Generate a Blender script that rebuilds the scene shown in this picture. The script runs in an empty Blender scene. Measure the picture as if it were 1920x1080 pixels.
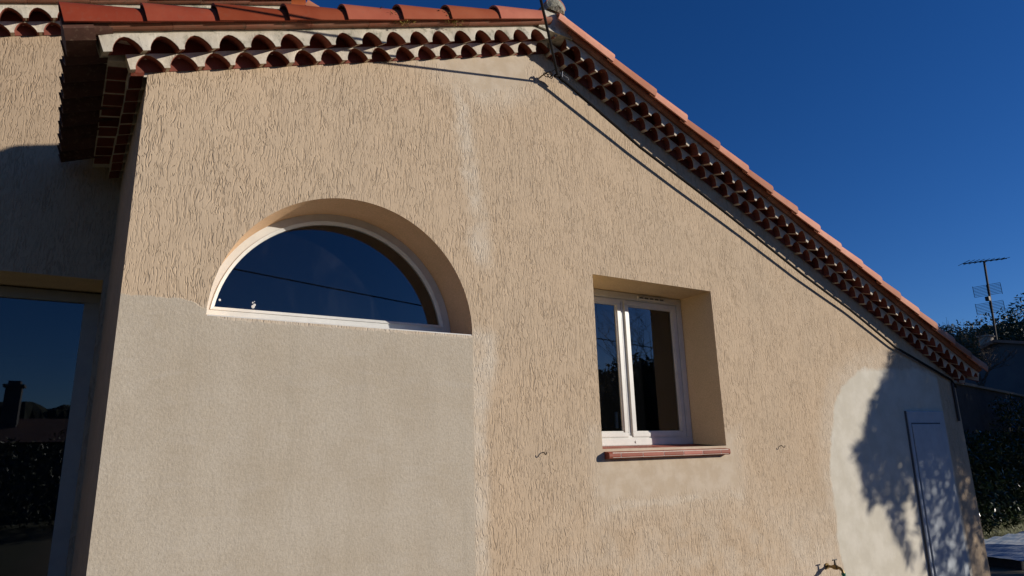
import bpy, bmesh, math, random
import numpy as np
from mathutils import Vector, Matrix
from mathutils.geometry import tessellate_polygon

random.seed(7)
rng = np.random.default_rng(11)
scene = bpy.context.scene
COL = scene.collection
R = math.radians

# ------------------------------------------------------------------ camera
AX = ((0.85311228, 0.10454807, 0.51114493),      # world X, Y, Z as (right, down, forward)
      (-0.52109599, 0.21893094, 0.82494134),
      (-0.02565941, -0.97012316, 0.24125226))
cam_data = bpy.data.cameras.new('camera')
cam_data.sensor_width = 36
cam_data.lens = 22.918
cam_data.clip_end = 1000
cam = bpy.data.objects.new('camera', cam_data)
COL.objects.link(cam)
rot = Matrix(((AX[0][0], -AX[0][1], -AX[0][2]),
              (AX[1][0], -AX[1][1], -AX[1][2]),
              (AX[2][0], -AX[2][1], -AX[2][2])))
cam.matrix_world = Matrix.Translation((0, -4, 1.6)) @ rot.to_4x4()
scene.camera = cam

# ------------------------------------------------------------------ sky and sun
SUN = Vector((1.36, -1.0, 0.475)).normalized()
world = bpy.data.worlds.new('World')
scene.world = world
world.use_nodes = True
wn = world.node_tree.nodes
wl = world.node_tree.links
bg = wn['Background']
sky = wn.new('ShaderNodeTexSky')
sky.sky_type = 'NISHITA'
sky.sun_disc = False
sky.sun_elevation = math.asin(SUN.z)
sky.sun_rotation = math.atan2(SUN.x, SUN.y)
sky.altitude = 300
sky.air_density = 0.9
sky.dust_density = 0.1
sky.ozone_density = 3.0
hsv = wn.new('ShaderNodeHueSaturation')
hsv.inputs['Saturation'].default_value = 1.25
gam = wn.new('ShaderNodeGamma')
gam.inputs['Gamma'].default_value = 1.0
tint = wn.new('ShaderNodeMix'); tint.data_type = 'RGBA'; tint.blend_type = 'MULTIPLY'
tint.inputs[0].default_value = 1.0
tint.inputs[7].default_value = (0.82, 1.03, 1.52, 1)
wl.new(sky.outputs['Color'], hsv.inputs['Color'])
wl.new(hsv.outputs['Color'], tint.inputs[6])
wl.new(tint.outputs[2], gam.inputs['Color'])
wl.new(gam.outputs['Color'], bg.inputs['Color'])
bg.inputs['Strength'].default_value = 0.055

sun_data = bpy.data.lights.new('sun', 'SUN')
sun_data.energy = 4.6
sun_data.angle = R(0.5)
sun_data.color = (1.0, 0.93, 0.84)
sun = bpy.data.objects.new('sun', sun_data)
COL.objects.link(sun)
sun.rotation_euler = SUN.to_track_quat('Z', 'Y').to_euler()
sun.location = (20, -20, 15)

vs = scene.view_settings
vs.view_transform = 'Standard'
vs.look = 'None'
vs.exposure = 0.0
vs.gamma = 1.0
vs.use_curve_mapping = False


# ------------------------------------------------------------------ object helpers
def tag(o, label=None, cat=None, group=None, kind=None):
    if label: o['label'] = label
    if cat: o['category'] = cat
    if group: o['group'] = group
    if kind: o['kind'] = kind
    return o


def empty(name, loc=(0, 0, 0)):
    o = bpy.data.objects.new(name, None)
    o.empty_display_size = 0.2
    o.location = loc
    COL.objects.link(o)
    return o


def link_mesh(name, me, parent=None, mw=None):
    """Link a mesh object; mw is the world matrix wanted (identity when None)."""
    o = bpy.data.objects.new(name, me)
    COL.objects.link(o)
    mw = mw if mw is not None else Matrix()
    if parent is not None:
        o.parent = parent
        o.matrix_basis = world_of(parent).inverted() @ mw
    else:
        o.matrix_basis = mw
    return o


def world_of(o):
    m = o.matrix_basis.copy()
    while o.parent:
        o = o.parent
        m = o.matrix_basis @ m
    return m


class MB:
    def __init__(self):
        self.v = []; self.f = []; self.s = []

    def add(self, verts, faces, smooth=False):
        b = len(self.v)
        self.v += [tuple(p) for p in verts]
        self.f += [tuple(b + i for i in f) for f in faces]
        self.s += [smooth] * len(faces)
        return self

    def box(self, lo, hi, mat=None):
        x0, y0, z0 = lo; x1, y1, z1 = hi
        vs_ = [(x0, y0, z0), (x1, y0, z0), (x1, y1, z0), (x0, y1, z0),
               (x0, y0, z1), (x1, y0, z1), (x1, y1, z1), (x0, y1, z1)]
        if mat is not None: vs_ = [mat @ Vector(p) for p in vs_]
        return self.add(vs_, [(0, 3, 2, 1), (4, 5, 6, 7), (0, 1, 5, 4), (1, 2, 6, 5), (2, 3, 7, 6), (3, 0, 4, 7)])

    def tube(self, pts, rad, n=8, smooth=True, cap=True):
        pts = [Vector(p) for p in pts]
        if not hasattr(rad, '__len__'): rad = [rad] * len(pts)
        vs_ = []; fs = []
        up = None
        for i, p in enumerate(pts):
            d = (pts[min(i + 1, len(pts) - 1)] - pts[max(i - 1, 0)]).normalized()
            if up is None:
                up = Vector((0, 0, 1)) if abs(d.z) < 0.9 else Vector((1, 0, 0))
            a = d.cross(up).normalized()
            b = a.cross(d).normalized()
            up = b
            for k in range(n):
                t = 2 * math.pi * k / n
                vs_.append(p + (a * math.cos(t) + b * math.sin(t)) * rad[i])
        for i in range(len(pts) - 1):
            for k in range(n):
                k2 = (k + 1) % n
                fs.append((i * n + k, i * n + k2, (i + 1) * n + k2, (i + 1) * n + k))
        self.add(vs_, fs, smooth)
        if cap:
            self.add(vs_[:n], [tuple(range(n))[::-1]])
            self.add(vs_[-n:], [tuple(range(n))])
        return self

    def mesh(self, name, mat, bevel=0):
        me = bpy.data.meshes.new(name)
        me.from_pydata(self.v, [], self.f)
        me.polygons.foreach_set('use_smooth', self.s)
        if bevel:
            bm = bmesh.new(); bm.from_mesh(me)
            bmesh.ops.remove_doubles(bm, verts=bm.verts, dist=1e-5)
            bmesh.ops.recalc_face_normals(bm, faces=bm.faces)
            es = [e for e in bm.edges if len(e.link_faces) == 2 and e.calc_face_angle(0) > 0.6]
            bmesh.ops.bevel(bm, geom=es, offset=bevel, segments=1, affect='EDGES')
            bm.to_mesh(me); bm.free()
        me.update()
        if any(self.s): me.set_sharp_from_angle(angle=R(38))
        if mat: me.materials.append(mat)
        return me

    def build(self, name, mat, parent=None, bevel=0, mw=None):
        return link_mesh(name, self.mesh(name, mat, bevel), parent, mw)


def fix_normals(me):
    bm = bmesh.new(); bm.from_mesh(me)
    bmesh.ops.recalc_face_normals(bm, faces=bm.faces)
    bm.to_mesh(me); bm.free()


# ------------------------------------------------------------------ material helpers
class NT:
    """Small expression builder over Math nodes."""
    def __init__(self, name, rough=0.8):
        self.m = bpy.data.materials.new(name)
        self.m.use_nodes = True
        self.t = self.m.node_tree
        self.n = self.t.nodes
        self.p = self.n['Principled BSDF']
        self.p.inputs['Roughness'].default_value = rough
        self.out = self.n['Material Output']

    def link(self, a, b): self.t.links.new(a, b)

    def math(self, op, a, b=None, c=None, clamp=False):
        nd = self.n.new('ShaderNodeMath'); nd.operation = op; nd.use_clamp = clamp
        for i, x in enumerate((a, b, c)):
            if x is None: continue
            if isinstance(x, (int, float)): nd.inputs[i].default_value = x
            else: self.link(x, nd.inputs[i])
        return nd.outputs[0]

    def add(self, a, b): return self.math('ADD', a, b)
    def sub(self, a, b): return self.math('SUBTRACT', a, b)
    def mul(self, a, b): return self.math('MULTIPLY', a, b)
    def mx(self, a, b): return self.math('MAXIMUM', a, b)
    def mn(self, a, b): return self.math('MINIMUM', a, b)

    def ss(self, x, lo, hi, a=0.0, b=1.0):
        nd = self.n.new('ShaderNodeMapRange'); nd.interpolation_type = 'SMOOTHSTEP'
        self.link(x, nd.inputs[0])
        for i, q in zip((1, 2, 3, 4), (lo, hi, a, b)): nd.inputs[i].default_value = q
        return nd.outputs[0]

    def pos(self, obj=False):
        if obj:
            return self.n.new('ShaderNodeTexCoord').outputs['Object']
        return self.n.new('ShaderNodeNewGeometry').outputs['Position']

    def scale(self, v, s):
        nd = self.n.new('ShaderNodeVectorMath'); nd.operation = 'MULTIPLY'
        self.link(v, nd.inputs[0]); nd.inputs[1].default_value = s
        return nd.outputs[0]

    def noise(self, v, scale=5, detail=4, rough=0.55, dist=0.0, color=False):
        nd = self.n.new('ShaderNodeTexNoise')
        nd.inputs['Scale'].default_value = scale; nd.inputs['Detail'].default_value = detail
        nd.inputs['Roughness'].default_value = rough; nd.inputs['Distortion'].default_value = dist
        self.link(v, nd.inputs['Vector'])
        return nd.outputs['Color' if color else 'Fac']

    def mix(self, f, a, b, mode='MIX'):
        nd = self.n.new('ShaderNodeMix'); nd.data_type = 'RGBA'; nd.blend_type = mode
        for s, x in ((nd.inputs[0], f), (nd.inputs[6], a), (nd.inputs[7], b)):
            if isinstance(x, (int, float)): s.default_value = x
            elif isinstance(x, tuple): s.default_value = (*x[:3], 1)
            else: self.link(x, s)
        return nd.outputs[2]

    def bump(self, h, strength=0.5, dist=0.01, normal=None):
        nd = self.n.new('ShaderNodeBump')
        if isinstance(strength, (int, float)): nd.inputs['Strength'].default_value = strength
        else: self.link(strength, nd.inputs['Strength'])
        nd.inputs['Distance'].default_value = dist
        self.link(h, nd.inputs['Height'])
        if normal: self.link(normal, nd.inputs['Normal'])
        return nd.outputs[0]

    def done(self, col=None, normal=None, rough=None):
        if col is not None:
            if isinstance(col, tuple): self.p.inputs['Base Color'].default_value = (*col[:3], 1)
            else: self.link(col, self.p.inputs['Base Color'])
        if normal is not None: self.link(normal, self.p.inputs['Normal'])
        if rough is not None:
            if isinstance(rough, (int, float)): self.p.inputs['Roughness'].default_value = rough
            else: self.link(rough, self.p.inputs['Roughness'])
        return self.m


def mat_speckled(name, a, b, scale=8, rough=0.85, bump=0.3, bdist=0.004, fine=60, obj=False, spec=0.3):
    t = NT(name, rough)
    P = t.pos(obj)
    n1 = t.noise(P, scale, 5, 0.6)
    n2 = t.noise(P, fine, 4, 0.6)
    c = t.mix(t.ss(n1, 0.35, 0.65), a, b)
    c = t.mix(0.35, c, t.mix(t.ss(n2, 0.3, 0.7), tuple(x * 0.75 for x in a), tuple(min(1, x * 1.2) for x in b)))
    t.p.inputs['Specular IOR Level'].default_value = spec
    return t.done(c, t.bump(n2, bump, bdist))


def groove_height(t, P, sx=58.0, sz=13.0, seed=0.0):
    """Worm-rubbed render: short wandering near-vertical grooves. Returns 0..1 groove amount."""
    warp = t.noise(P, 7.0, 2, 0.5, 0, color=True)
    w = t.n.new('ShaderNodeVectorMath'); w.operation = 'MULTIPLY_ADD'
    t.link(warp, w.inputs[0]); w.inputs[1].default_value = (0.045, 0.045, 0.05); t.link(P, w.inputs[2])
    dens = t.ss(t.noise(t.scale(P, (6.0, 6.0, 2.6)), 1.0, 3, 0.6), 0.34, 0.62, 0.40, 1.0)
    out = None
    for (fx, fz, off, lo, hi, g0, g1) in ((46.0, 6.0, 0.0, 0.010, 0.060, 0.42, 0.54), (74.0, 11.0, 5.3, 0.010, 0.055, 0.45, 0.56)):
        V = t.n.new('ShaderNodeVectorMath'); V.operation = 'MULTIPLY_ADD'
        t.link(w.outputs[0], V.inputs[0]); V.inputs[1].default_value = (fx, fx, fz); V.inputs[2].default_value = (off, off, off)
        n = t.noise(V.outputs[0], 1.0, 1.5, 0.5, 0.25)
        line = t.ss(t.math('ABSOLUTE', t.sub(n, 0.5)), lo, hi, 1.0, 0.0)
        gate = t.ss(t.noise(t.scale(V.outputs[0], (1.5, 1.5, 1.1)), 1.0, 1.0, 0.5, 0.1), g0, g1)
        q = t.mul(line, gate)
        out = q if out is None else t.mx(out, q)
    return t.mul(out, dens)


def box_mask(t, x, z, x0, x1, z0, z1, soft):
    d = t.mx(t.mx(t.sub(x0, x), t.sub(x, x1)), t.mx(t.sub(z0, z), t.sub(z, z1)))
    return t.ss(d, -soft, soft, 1.0, 0.0)


def mat_wall(name, base, patches=True, seedshift=0.0):
    t = NT(name, 0.92)
    t.p.inputs['Specular IOR Level'].default_value = 0.15
    P = t.pos()
    sep = t.n.new('ShaderNodeSeparateXYZ'); t.link(P, sep.inputs[0])
    x, z = sep.outputs[0], sep.outputs[2]
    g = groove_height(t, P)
    grain = t.noise(P, 140, 3, 0.6)
    big = t.noise(P, 1.1, 4, 0.6)
    med = t.noise(P, 6.0, 4, 0.6)
    col = t.mix(t.ss(big, 0.3, 0.7), base, tuple(c * k for c, k in zip(base, (0.93, 0.95, 0.97))))
    dirt = t.ss(t.noise(t.scale(P, (5.0, 5.0, 0.9)), 1.0, 5, 0.65), 0.50, 0.72)
    col = t.mix(t.mul(dirt, 0.30), col, tuple(c * k for c, k in zip(base, (0.80, 0.80, 0.82))))
    col = t.mix(t.mul(t.ss(med, 0.4, 0.75), 0.38), col, tuple(c * k for c, k in zip(base, (1.1, 1.12, 1.15))))
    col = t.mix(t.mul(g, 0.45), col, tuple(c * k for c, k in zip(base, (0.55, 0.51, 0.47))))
    if not patches:
        h = t.add(t.mul(g, -1.0), t.mul(grain, 0.12))
        return t.done(col, t.bump(h, 0.75, 0.006))
    # warped coordinates for hand-trowelled outlines
    wob = t.sub(t.noise(P, 3.2, 4, 0.6), 0.5)
    wob2 = t.sub(t.noise(t.scale(P, (1.0, 1.0, 1.0)), 16.0, 3, 0.6), 0.5)
    xw = t.add(x, t.add(t.mul(wob, 0.16), t.mul(wob2, 0.05)))
    zw = t.add(z, t.add(t.mul(wob, -0.20), t.mul(wob2, 0.06)))
    # 1 filled-in panel under the arched window: straight plumb edge on its right
    left_top = t.ss(x, 0.30, 0.55, 0.07, -0.03)
    zz = t.sub(t.add(z, t.mul(wob2, 0.05)), left_top)
    d1 = t.mx(t.sub(t.add(x, t.mul(wob2, 0.004)), 2.144), t.sub(zz, 2.402))
    m1 = t.ss(d1, -0.006, 0.006, 1.0, 0.0)
    edge1 = t.mul(t.ss(t.math('ABSOLUTE', d1), 0.0, 0.008, 1.0, 0.0), t.ss(x, 2.12, 2.14))
    # 2 patch under the ridge
    d2 = t.sub(t.add(4.33, t.mul(t.math('ABSOLUTE', t.sub(xw, 2.22)), 0.42)), zw)
    m2 = t.mul(t.ss(d2, -0.03, 0.05, 1.0, 0.0), t.ss(xw, 2.62, 2.72, 1.0, 0.0))
    # 3 patch under the right window
    m3 = box_mask(t, xw, zw, 3.17, 4.74, 1.21, 1.72, 0.07)
    rim3 = t.mul(t.ss(t.math('ABSOLUTE', t.sub(zw, t.add(1.17, t.mul(wob2, 0.1)))), 0.01, 0.07, 1.0, 0.0), box_mask(t, xw, zw, 3.2, 4.8, 1.0, 1.4, 0.06))
    # 4 rounded patch round the small door
    ex = t.math('POWER', t.math('ABSOLUTE', t.mul(t.sub(xw, 7.55), 1 / 1.52)), 3.0)
    ez = t.math('POWER', t.mx(t.mul(t.sub(zw, 0.7), 1 / 1.70), 0.0), 3.0)
    e4 = t.add(ex, ez)
    m4 = t.mul(t.ss(e4, 0.93, 1.02, 1.0, 0.0), t.ss(x, 8.36, 8.42, 1.0, 0.0))
    rim4 = t.mul(t.ss(e4, 1.02, 1.55, 1.0, 0.0), t.ss(x, 8.36, 8.42, 1.0, 0.0))
    smooth = t.mx(t.mx(m1, m2), t.mx(m3, m4))
    # pale washed halos that keep the grooves
    blotch = t.ss(t.noise(P, 4.5, 4, 0.6), 0.35, 0.62)
    wid = t.ss(z, 1.7, 2.25, 0.16, 0.26)
    h1 = t.mul(t.ss(t.sub(t.sub(xw, 2.10), wid), -0.07, 0.03, 1.0, 0.0), t.ss(zw, 2.35, 2.5, 1.0, 0.0))
    cx = t.add(2.05, t.mul(t.sub(4.3, z), 0.14))
    h2 = t.mul(t.ss(t.math('ABSOLUTE', t.sub(x, t.add(cx, t.mul(wob, 0.30)))), 0.015, 0.13, 1.0, 0.0),
               t.mul(t.ss(z, 2.80, 3.05), t.mul(t.ss(z, 4.30, 4.45, 1.0, 0.0), t.ss(med, 0.3, 0.55, 0.35, 0.9))))
    h2b = t.mul(t.ss(d2, 0.0, 0.30, 0.75, 0.0), t.ss(xw, 2.55, 2.95, 1.0, 0.0))
    h5 = t.mul(box_mask(t, xw, zw, 5.1, 6.2, -0.2, 1.0, 0.35), 0.7)
    h6 = t.mul(box_mask(t, xw, zw, 3.10, 4.85, 1.05, 1.75, 0.10), 0.45)
    h5 = t.mx(h5, t.mul(rim3, 0.8))
    low = t.mul(t.mul(t.ss(z, 0.2, 2.0, 1.0, 0.0), t.mul(t.ss(x, 2.2, 3.4), t.ss(x, 5.3, 5.9, 1.0, 0.0))), t.mul(blotch, 0.55))
    halo = t.mx(t.mx(t.mx(h1, h2), t.mx(h2b, t.mul(rim4, 0.6))), t.mx(t.mx(h5, h6), low))
    halo = t.mul(halo, t.add(0.45, t.mul(blotch, 0.5)))
    col = t.mix(t.mul(halo, 0.8), col, tuple(c * k for c, k in zip(base, (1.16, 1.34, 1.58))))
    # smooth patches: grey-beige float finish
    fine = t.noise(P, 48, 5, 0.65)
    cloud = t.noise(P, 2.2, 5, 0.6)
    pc = t.mix(t.ss(cloud, 0.3, 0.7), (0.485, 0.41, 0.305), (0.54, 0.47, 0.365))
    pits = t.ss(t.noise(t.scale(P, (1.0, 1.0, 1.3)), 120, 3, 0.7), 0.56, 0.66)
    sweep = t.ss(t.noise(t.scale(P, (2.2, 1.0, 9.0)), 1.4, 5, 0.7, 1.2), 0.50, 0.70)
    run = t.ss(t.noise(t.scale(P, (9.0, 1.0, 0.8)), 1.0, 5, 0.65), 0.52, 0.70)
    pc = t.mix(t.mul(t.ss(fine, 0.42, 0.62), 0.30), pc, (0.36, 0.30, 0.22))
    pc = t.mix(t.mul(sweep, 0.28), pc, (0.56, 0.50, 0.41))
    pc = t.mix(t.mul(run, 0.22), pc, (0.35, 0.30, 0.22))
    pc = t.mix(t.mul(pits, 0.45), pc, (0.26, 0.21, 0.15))
    pc4 = t.mix(t.ss(t.noise(P, 3.5, 6, 0.65), 0.38, 0.64), (0.60, 0.55, 0.44), (0.68, 0.63, 0.52))
    pc3 = t.mix(t.ss(t.noise(P, 6.0, 5, 0.65), 0.40, 0.62), (0.53, 0.425, 0.30), (0.60, 0.50, 0.375))
    col = t.mix(m1, col, pc)
    col = t.mix(t.mul(m2, 0.85), col, pc3)
    col = t.mix(t.mul(m3, 0.85), col, pc3)
    col = t.mix(m4, col, pc4)
    col = t.mix(t.mul(edge1, 0.35), col, (0.30, 0.25, 0.19))
    rough_h = t.noise(t.scale(P, (1.0, 1.0, 0.8)), 75, 4, 0.65)
    keep = t.sub(1.0, smooth)
    h = t.add(t.mul(t.mul(g, -1.0), keep), t.add(t.mul(grain, 0.13), t.mul(t.mul(rough_h, 0.75), m1)))
    h = t.add(h, t.mul(t.mx(m1, 0.0), 0.0))
    h = t.add(h, t.mul(smooth, -0.2))
    b = t.bump(h, 0.65, 0.006)
    broad = t.bump(t.noise(P, 3.0, 3, 0.5), 0.25, 0.03, b)
    return t.done(col, broad)


def mat_terracotta(name, a, b, stain=0.4, rough=0.75):
    t = NT(name, rough)
    t.p.inputs['Specular IOR Level'].default_value = 0.25
    P = t.pos()
    info = t.n.new('ShaderNodeObjectInfo').outputs['Random']
    n1 = t.noise(P, 5, 4, 0.6)
    n2 = t.noise(P, 38, 4, 0.6)
    c = t.mix(t.ss(n1, 0.3, 0.7), a, b)
    hs = t.n.new('ShaderNodeHueSaturation')
    t.link(c, hs.inputs['Color'])
    t.link(t.ss(info, 0, 1, 0.72, 1.22), hs.inputs['Value'])
    t.link(t.ss(info, 0, 1, 1.04, 0.92), hs.inputs['Saturation'])
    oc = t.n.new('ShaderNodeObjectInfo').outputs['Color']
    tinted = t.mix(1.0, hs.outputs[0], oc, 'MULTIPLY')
    c = t.mix(t.mul(t.ss(n2, 0.52, 0.7), stain), tinted, (0.20, 0.13, 0.085))
    return t.done(c, t.bump(n2, 0.3, 0.002))


M = {}
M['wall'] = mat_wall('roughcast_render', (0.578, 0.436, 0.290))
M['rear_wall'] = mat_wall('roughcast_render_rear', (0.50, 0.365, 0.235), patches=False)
M['reveal'] = mat_speckled('smooth_ochre_render', (0.64, 0.49, 0.29), (0.70, 0.54, 0.33), 4, 0.9, 0.25, 0.002, 90, spec=0.15)
M['reveal_arch'] = mat_speckled('smooth_orange_render', (0.60, 0.39, 0.215), (0.66, 0.43, 0.25), 4, 0.9, 0.25, 0.002, 90, spec=0.15)
M['mortar'] = mat_speckled('cream_mortar', (0.60, 0.52, 0.40), (0.68, 0.60, 0.48), 5, 0.92, 0.35, 0.004, 50, spec=0.15)


def mat_weathered():
    t = NT('weathered_cream_mortar', 0.93)
    t.p.inputs['Specular IOR Level'].default_value = 0.15
    P = t.pos()
    n1 = t.noise(P, 7, 5, 0.65); n2 = t.noise(P, 40, 5, 0.65)
    c = t.mix(t.ss(n1, 0.35, 0.65), (0.56, 0.50, 0.39), (0.66, 0.60, 0.49))
    lich = t.mul(t.ss(t.noise(P, 11, 6, 0.7), 0.50, 0.66), 0.75)
    c = t.mix(lich, c, (0.24, 0.235, 0.17))
    c = t.mix(t.mul(t.ss(n2, 0.62, 0.70), 0.5), c, (0.16, 0.14, 0.10))
    return t.done(c, t.bump(n2, 0.5, 0.004))


M['mortar_old'] = mat_weathered()
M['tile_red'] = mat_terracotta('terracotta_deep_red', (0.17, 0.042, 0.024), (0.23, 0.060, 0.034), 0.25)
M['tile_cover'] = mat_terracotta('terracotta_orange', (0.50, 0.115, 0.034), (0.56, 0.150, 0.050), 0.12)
M['tile_pale'] = mat_terracotta('terracotta_pink', (0.52, 0.185, 0.095), (0.58, 0.24, 0.135), 0.25)  # right-slope covers: pinker tone partly paints in the grazing sun
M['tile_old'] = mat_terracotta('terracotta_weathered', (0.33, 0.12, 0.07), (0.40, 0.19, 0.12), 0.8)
M['tile_eave'] = mat_terracotta('terracotta_blackened', (0.075, 0.035, 0.024), (0.12, 0.055, 0.038), 0.6)  # colour darkened to stand in for deep shade under the eave
M['tile_sill'] = mat_terracotta('terracotta_sill', (0.35, 0.088, 0.050), (0.39, 0.11, 0.065), 0.25, 0.6)
M['joint'] = mat_speckled('tile_joint', (0.60, 0.50, 0.41), (0.66, 0.56, 0.46), 20)


def mat_plain(name, col, rough=0.5, metal=0.0, spec=0.5, var=0.06, bump=0.05):
    t = NT(name, rough)
    t.p.inputs['Metallic'].default_value = metal
    t.p.inputs['Specular IOR Level'].default_value = spec
    n = t.noise(t.pos(), 9, 4, 0.6)
    c = t.mix(t.ss(n, 0.3, 0.7), tuple(x * (1 - var) for x in col), tuple(min(1, x * (1 + var)) for x in col))
    return t.done(c, t.bump(t.noise(t.pos(), 60, 3, 0.6), bump, 0.002))


M['pvc'] = mat_plain('white_window_plastic', (0.68, 0.665, 0.605), 0.35)
M['pvc_grey'] = mat_plain('grey_gasket', (0.10, 0.10, 0.10), 0.6)
M['dark'] = mat_plain('dark_interior', (0.045, 0.040, 0.036), 0.9, spec=0.1)
M['brown_frame'] = mat_plain('dull_door_frame', (0.30, 0.29, 0.26), 0.5)
M['cable'] = mat_plain('black_cable', (0.012, 0.011, 0.012), 0.85, spec=0.15)
M['steel'] = mat_plain('galvanised_steel', (0.42, 0.43, 0.44), 0.45, 0.8)
M['iron'] = mat_plain('dark_iron', (0.03, 0.025, 0.022), 0.6, 0.3)
M['brass'] = mat_plain('tarnished_brass', (0.22, 0.15, 0.06), 0.45, 0.8)
M['green'] = mat_plain('green_plastic', (0.01, 0.16, 0.09), 0.4)
M['door'] = mat_plain('blue_grey_painted_door', (0.46, 0.50, 0.52), 0.5)
M['curtain'] = mat_plain('white_curtain', (0.7, 0.7, 0.7), 0.9)
M['bark'] = mat_speckled('bark', (0.09, 0.07, 0.05), (0.16, 0.125, 0.09), 12, 0.95, 0.8, 0.02, 40)
M['spot'] = mat_plain('dried_plaster_spot', (0.6, 0.6, 0.58), 0.8)
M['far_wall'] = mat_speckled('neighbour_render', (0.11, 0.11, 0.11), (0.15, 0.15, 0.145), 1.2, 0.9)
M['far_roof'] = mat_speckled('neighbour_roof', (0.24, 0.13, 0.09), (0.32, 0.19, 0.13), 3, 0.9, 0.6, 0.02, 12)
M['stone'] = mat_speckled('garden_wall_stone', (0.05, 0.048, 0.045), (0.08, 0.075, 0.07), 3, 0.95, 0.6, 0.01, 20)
M['coping'] = mat_speckled('pale_coping', (0.30, 0.25, 0.19), (0.36, 0.31, 0.24), 3)


def mat_glass():
    t = NT('window_glass', 0.02)
    t.n.remove(t.p)
    fr = t.n.new('ShaderNodeFresnel'); fr.inputs['IOR'].default_value = 1.62
    tr = t.n.new('ShaderNodeBsdfTransparent'); tr.inputs['Color'].default_value = (0.62, 0.66, 0.66, 1)
    gl = t.n.new('ShaderNodeBsdfGlossy'); gl.inputs['Roughness'].default_value = 0.012
    gl.inputs['Color'].default_value = (0.92, 0.95, 1.0, 1)
    df = t.n.new('ShaderNodeBsdfDiffuse'); df.inputs['Color'].default_value = (0.35, 0.38, 0.42, 1)
    dust = t.n.new('ShaderNodeMixShader')
    P = t.pos()
    smear = t.mul(t.ss(t.noise(t.scale(P, (3.0, 3.0, 1.2)), 1.6, 5, 0.6, 0.8), 0.48, 0.8), 0.035)
    t.link(t.add(smear, 0.006), dust.inputs[0])
    t.link(tr.outputs[0], dust.inputs[1]); t.link(df.outputs[0], dust.inputs[2])
    mx = t.n.new('ShaderNodeMixShader')
    t.link(t.math('MULTIPLY', fr.outputs[0], 1.6, clamp=True), mx.inputs[0])
    t.link(dust.outputs[0], mx.inputs[1]); t.link(gl.outputs[0], mx.inputs[2])
    t.link(mx.outputs[0], t.out.inputs['Surface'])
    return t.m


M['glass'] = mat_glass()


def mat_leaf(name, a, b, rough=0.55):
    t = NT(name, rough)
    g = t.n.new('ShaderNodeNewGeometry')
    c = t.mix(g.outputs['Random Per Island'], a, b)
    t.p.inputs['Specular IOR Level'].default_value = 0.35
    return t.done(c)


M['leaf_dark'] = mat_leaf('dark_evergreen_leaves', (0.018, 0.032, 0.012), (0.045, 0.065, 0.022))
M['leaf_olive'] = mat_leaf('olive_leaves', (0.06, 0.075, 0.035), (0.13, 0.14, 0.075))
M['leaf_shiny'] = mat_leaf('glossy_hedge_leaves', (0.02, 0.035, 0.012), (0.05, 0.075, 0.022), 0.22)
M['moss'] = mat_leaf('yellow_green_moss', (0.16, 0.11, 0.02), (0.30, 0.22, 0.05), 0.9)


# ------------------------------------------------------------------ setting: ground, hills
def ground_mat():
    t = NT('garden_ground', 0.95)
    P = t.pos()
    n1 = t.noise(P, 0.6, 5, 0.6); n2 = t.noise(P, 30, 4, 0.65)
    c = t.mix(t.ss(n1, 0.35, 0.65), (0.15, 0.115, 0.075), (0.20, 0.155, 0.105))
    c = t.mix(t.mul(t.ss(n2, 0.45, 0.65), 0.5), c, (0.14, 0.11, 0.08))
    sep = t.n.new('ShaderNodeSeparateXYZ'); t.link(P, sep.inputs[0])
    far = t.mx(t.ss(sep.outputs[0], 9.2, 10.5), t.ss(sep.outputs[0], -1.2, -0.2, 1.0, 0.0))
    c = t.mix(far, c, t.mix(t.ss(n2, 0.4, 0.6), (0.045, 0.055, 0.02), (0.085, 0.085, 0.035)))
    return t.done(c, t.bump(n2, 0.6, 0.02))


g = MB()
N = 40
ring = [0, 8, 20, 45, 90, 180, 420]
vv = [(0, 0, 0)]; ff = []
for r_ in ring[1:]:
    for k in range(N):
        a = 2 * math.pi * k / N
        vv.append((r_ * math.cos(a), r_ * math.sin(a), 0))
for k in range(N): ff.append((0, 1 + k, 1 + (k + 1) % N))
for i in range(len(ring) - 2):
    for k in range(N):
        k2 = (k + 1) % N
        ff.append((1 + i * N + k, 1 + (i + 1) * N + k, 1 + (i + 1) * N + k2, 1 + i * N + k2))
g.add(vv, ff)
tag(g.build('ground', ground_mat()), kind='structure')


def elev_profile(az):
    """wanted skyline elevation in degrees against azimuth (from +Y towards +X)"""
    pts = [(-180, 4.5), (-150, 5), (-120, 5), (-60, 5), (0, 5.5), (45, 6.5), (62, 6.6), (66, 7.2), (70, 8.2), (75, 9.2), (95, 7.5),
           (120, 6.0), (134, 6.6), (142, 6.8), (150, 5.6), (170, 4.4), (180, 4.4)]
    if az < -175: return 4.4
    for (a, e), (b, f_) in zip(pts, pts[1:]):
        if a <= az <= b:
            return e + (f_ - e) * (az - a) / (b - a)
    return 5


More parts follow.
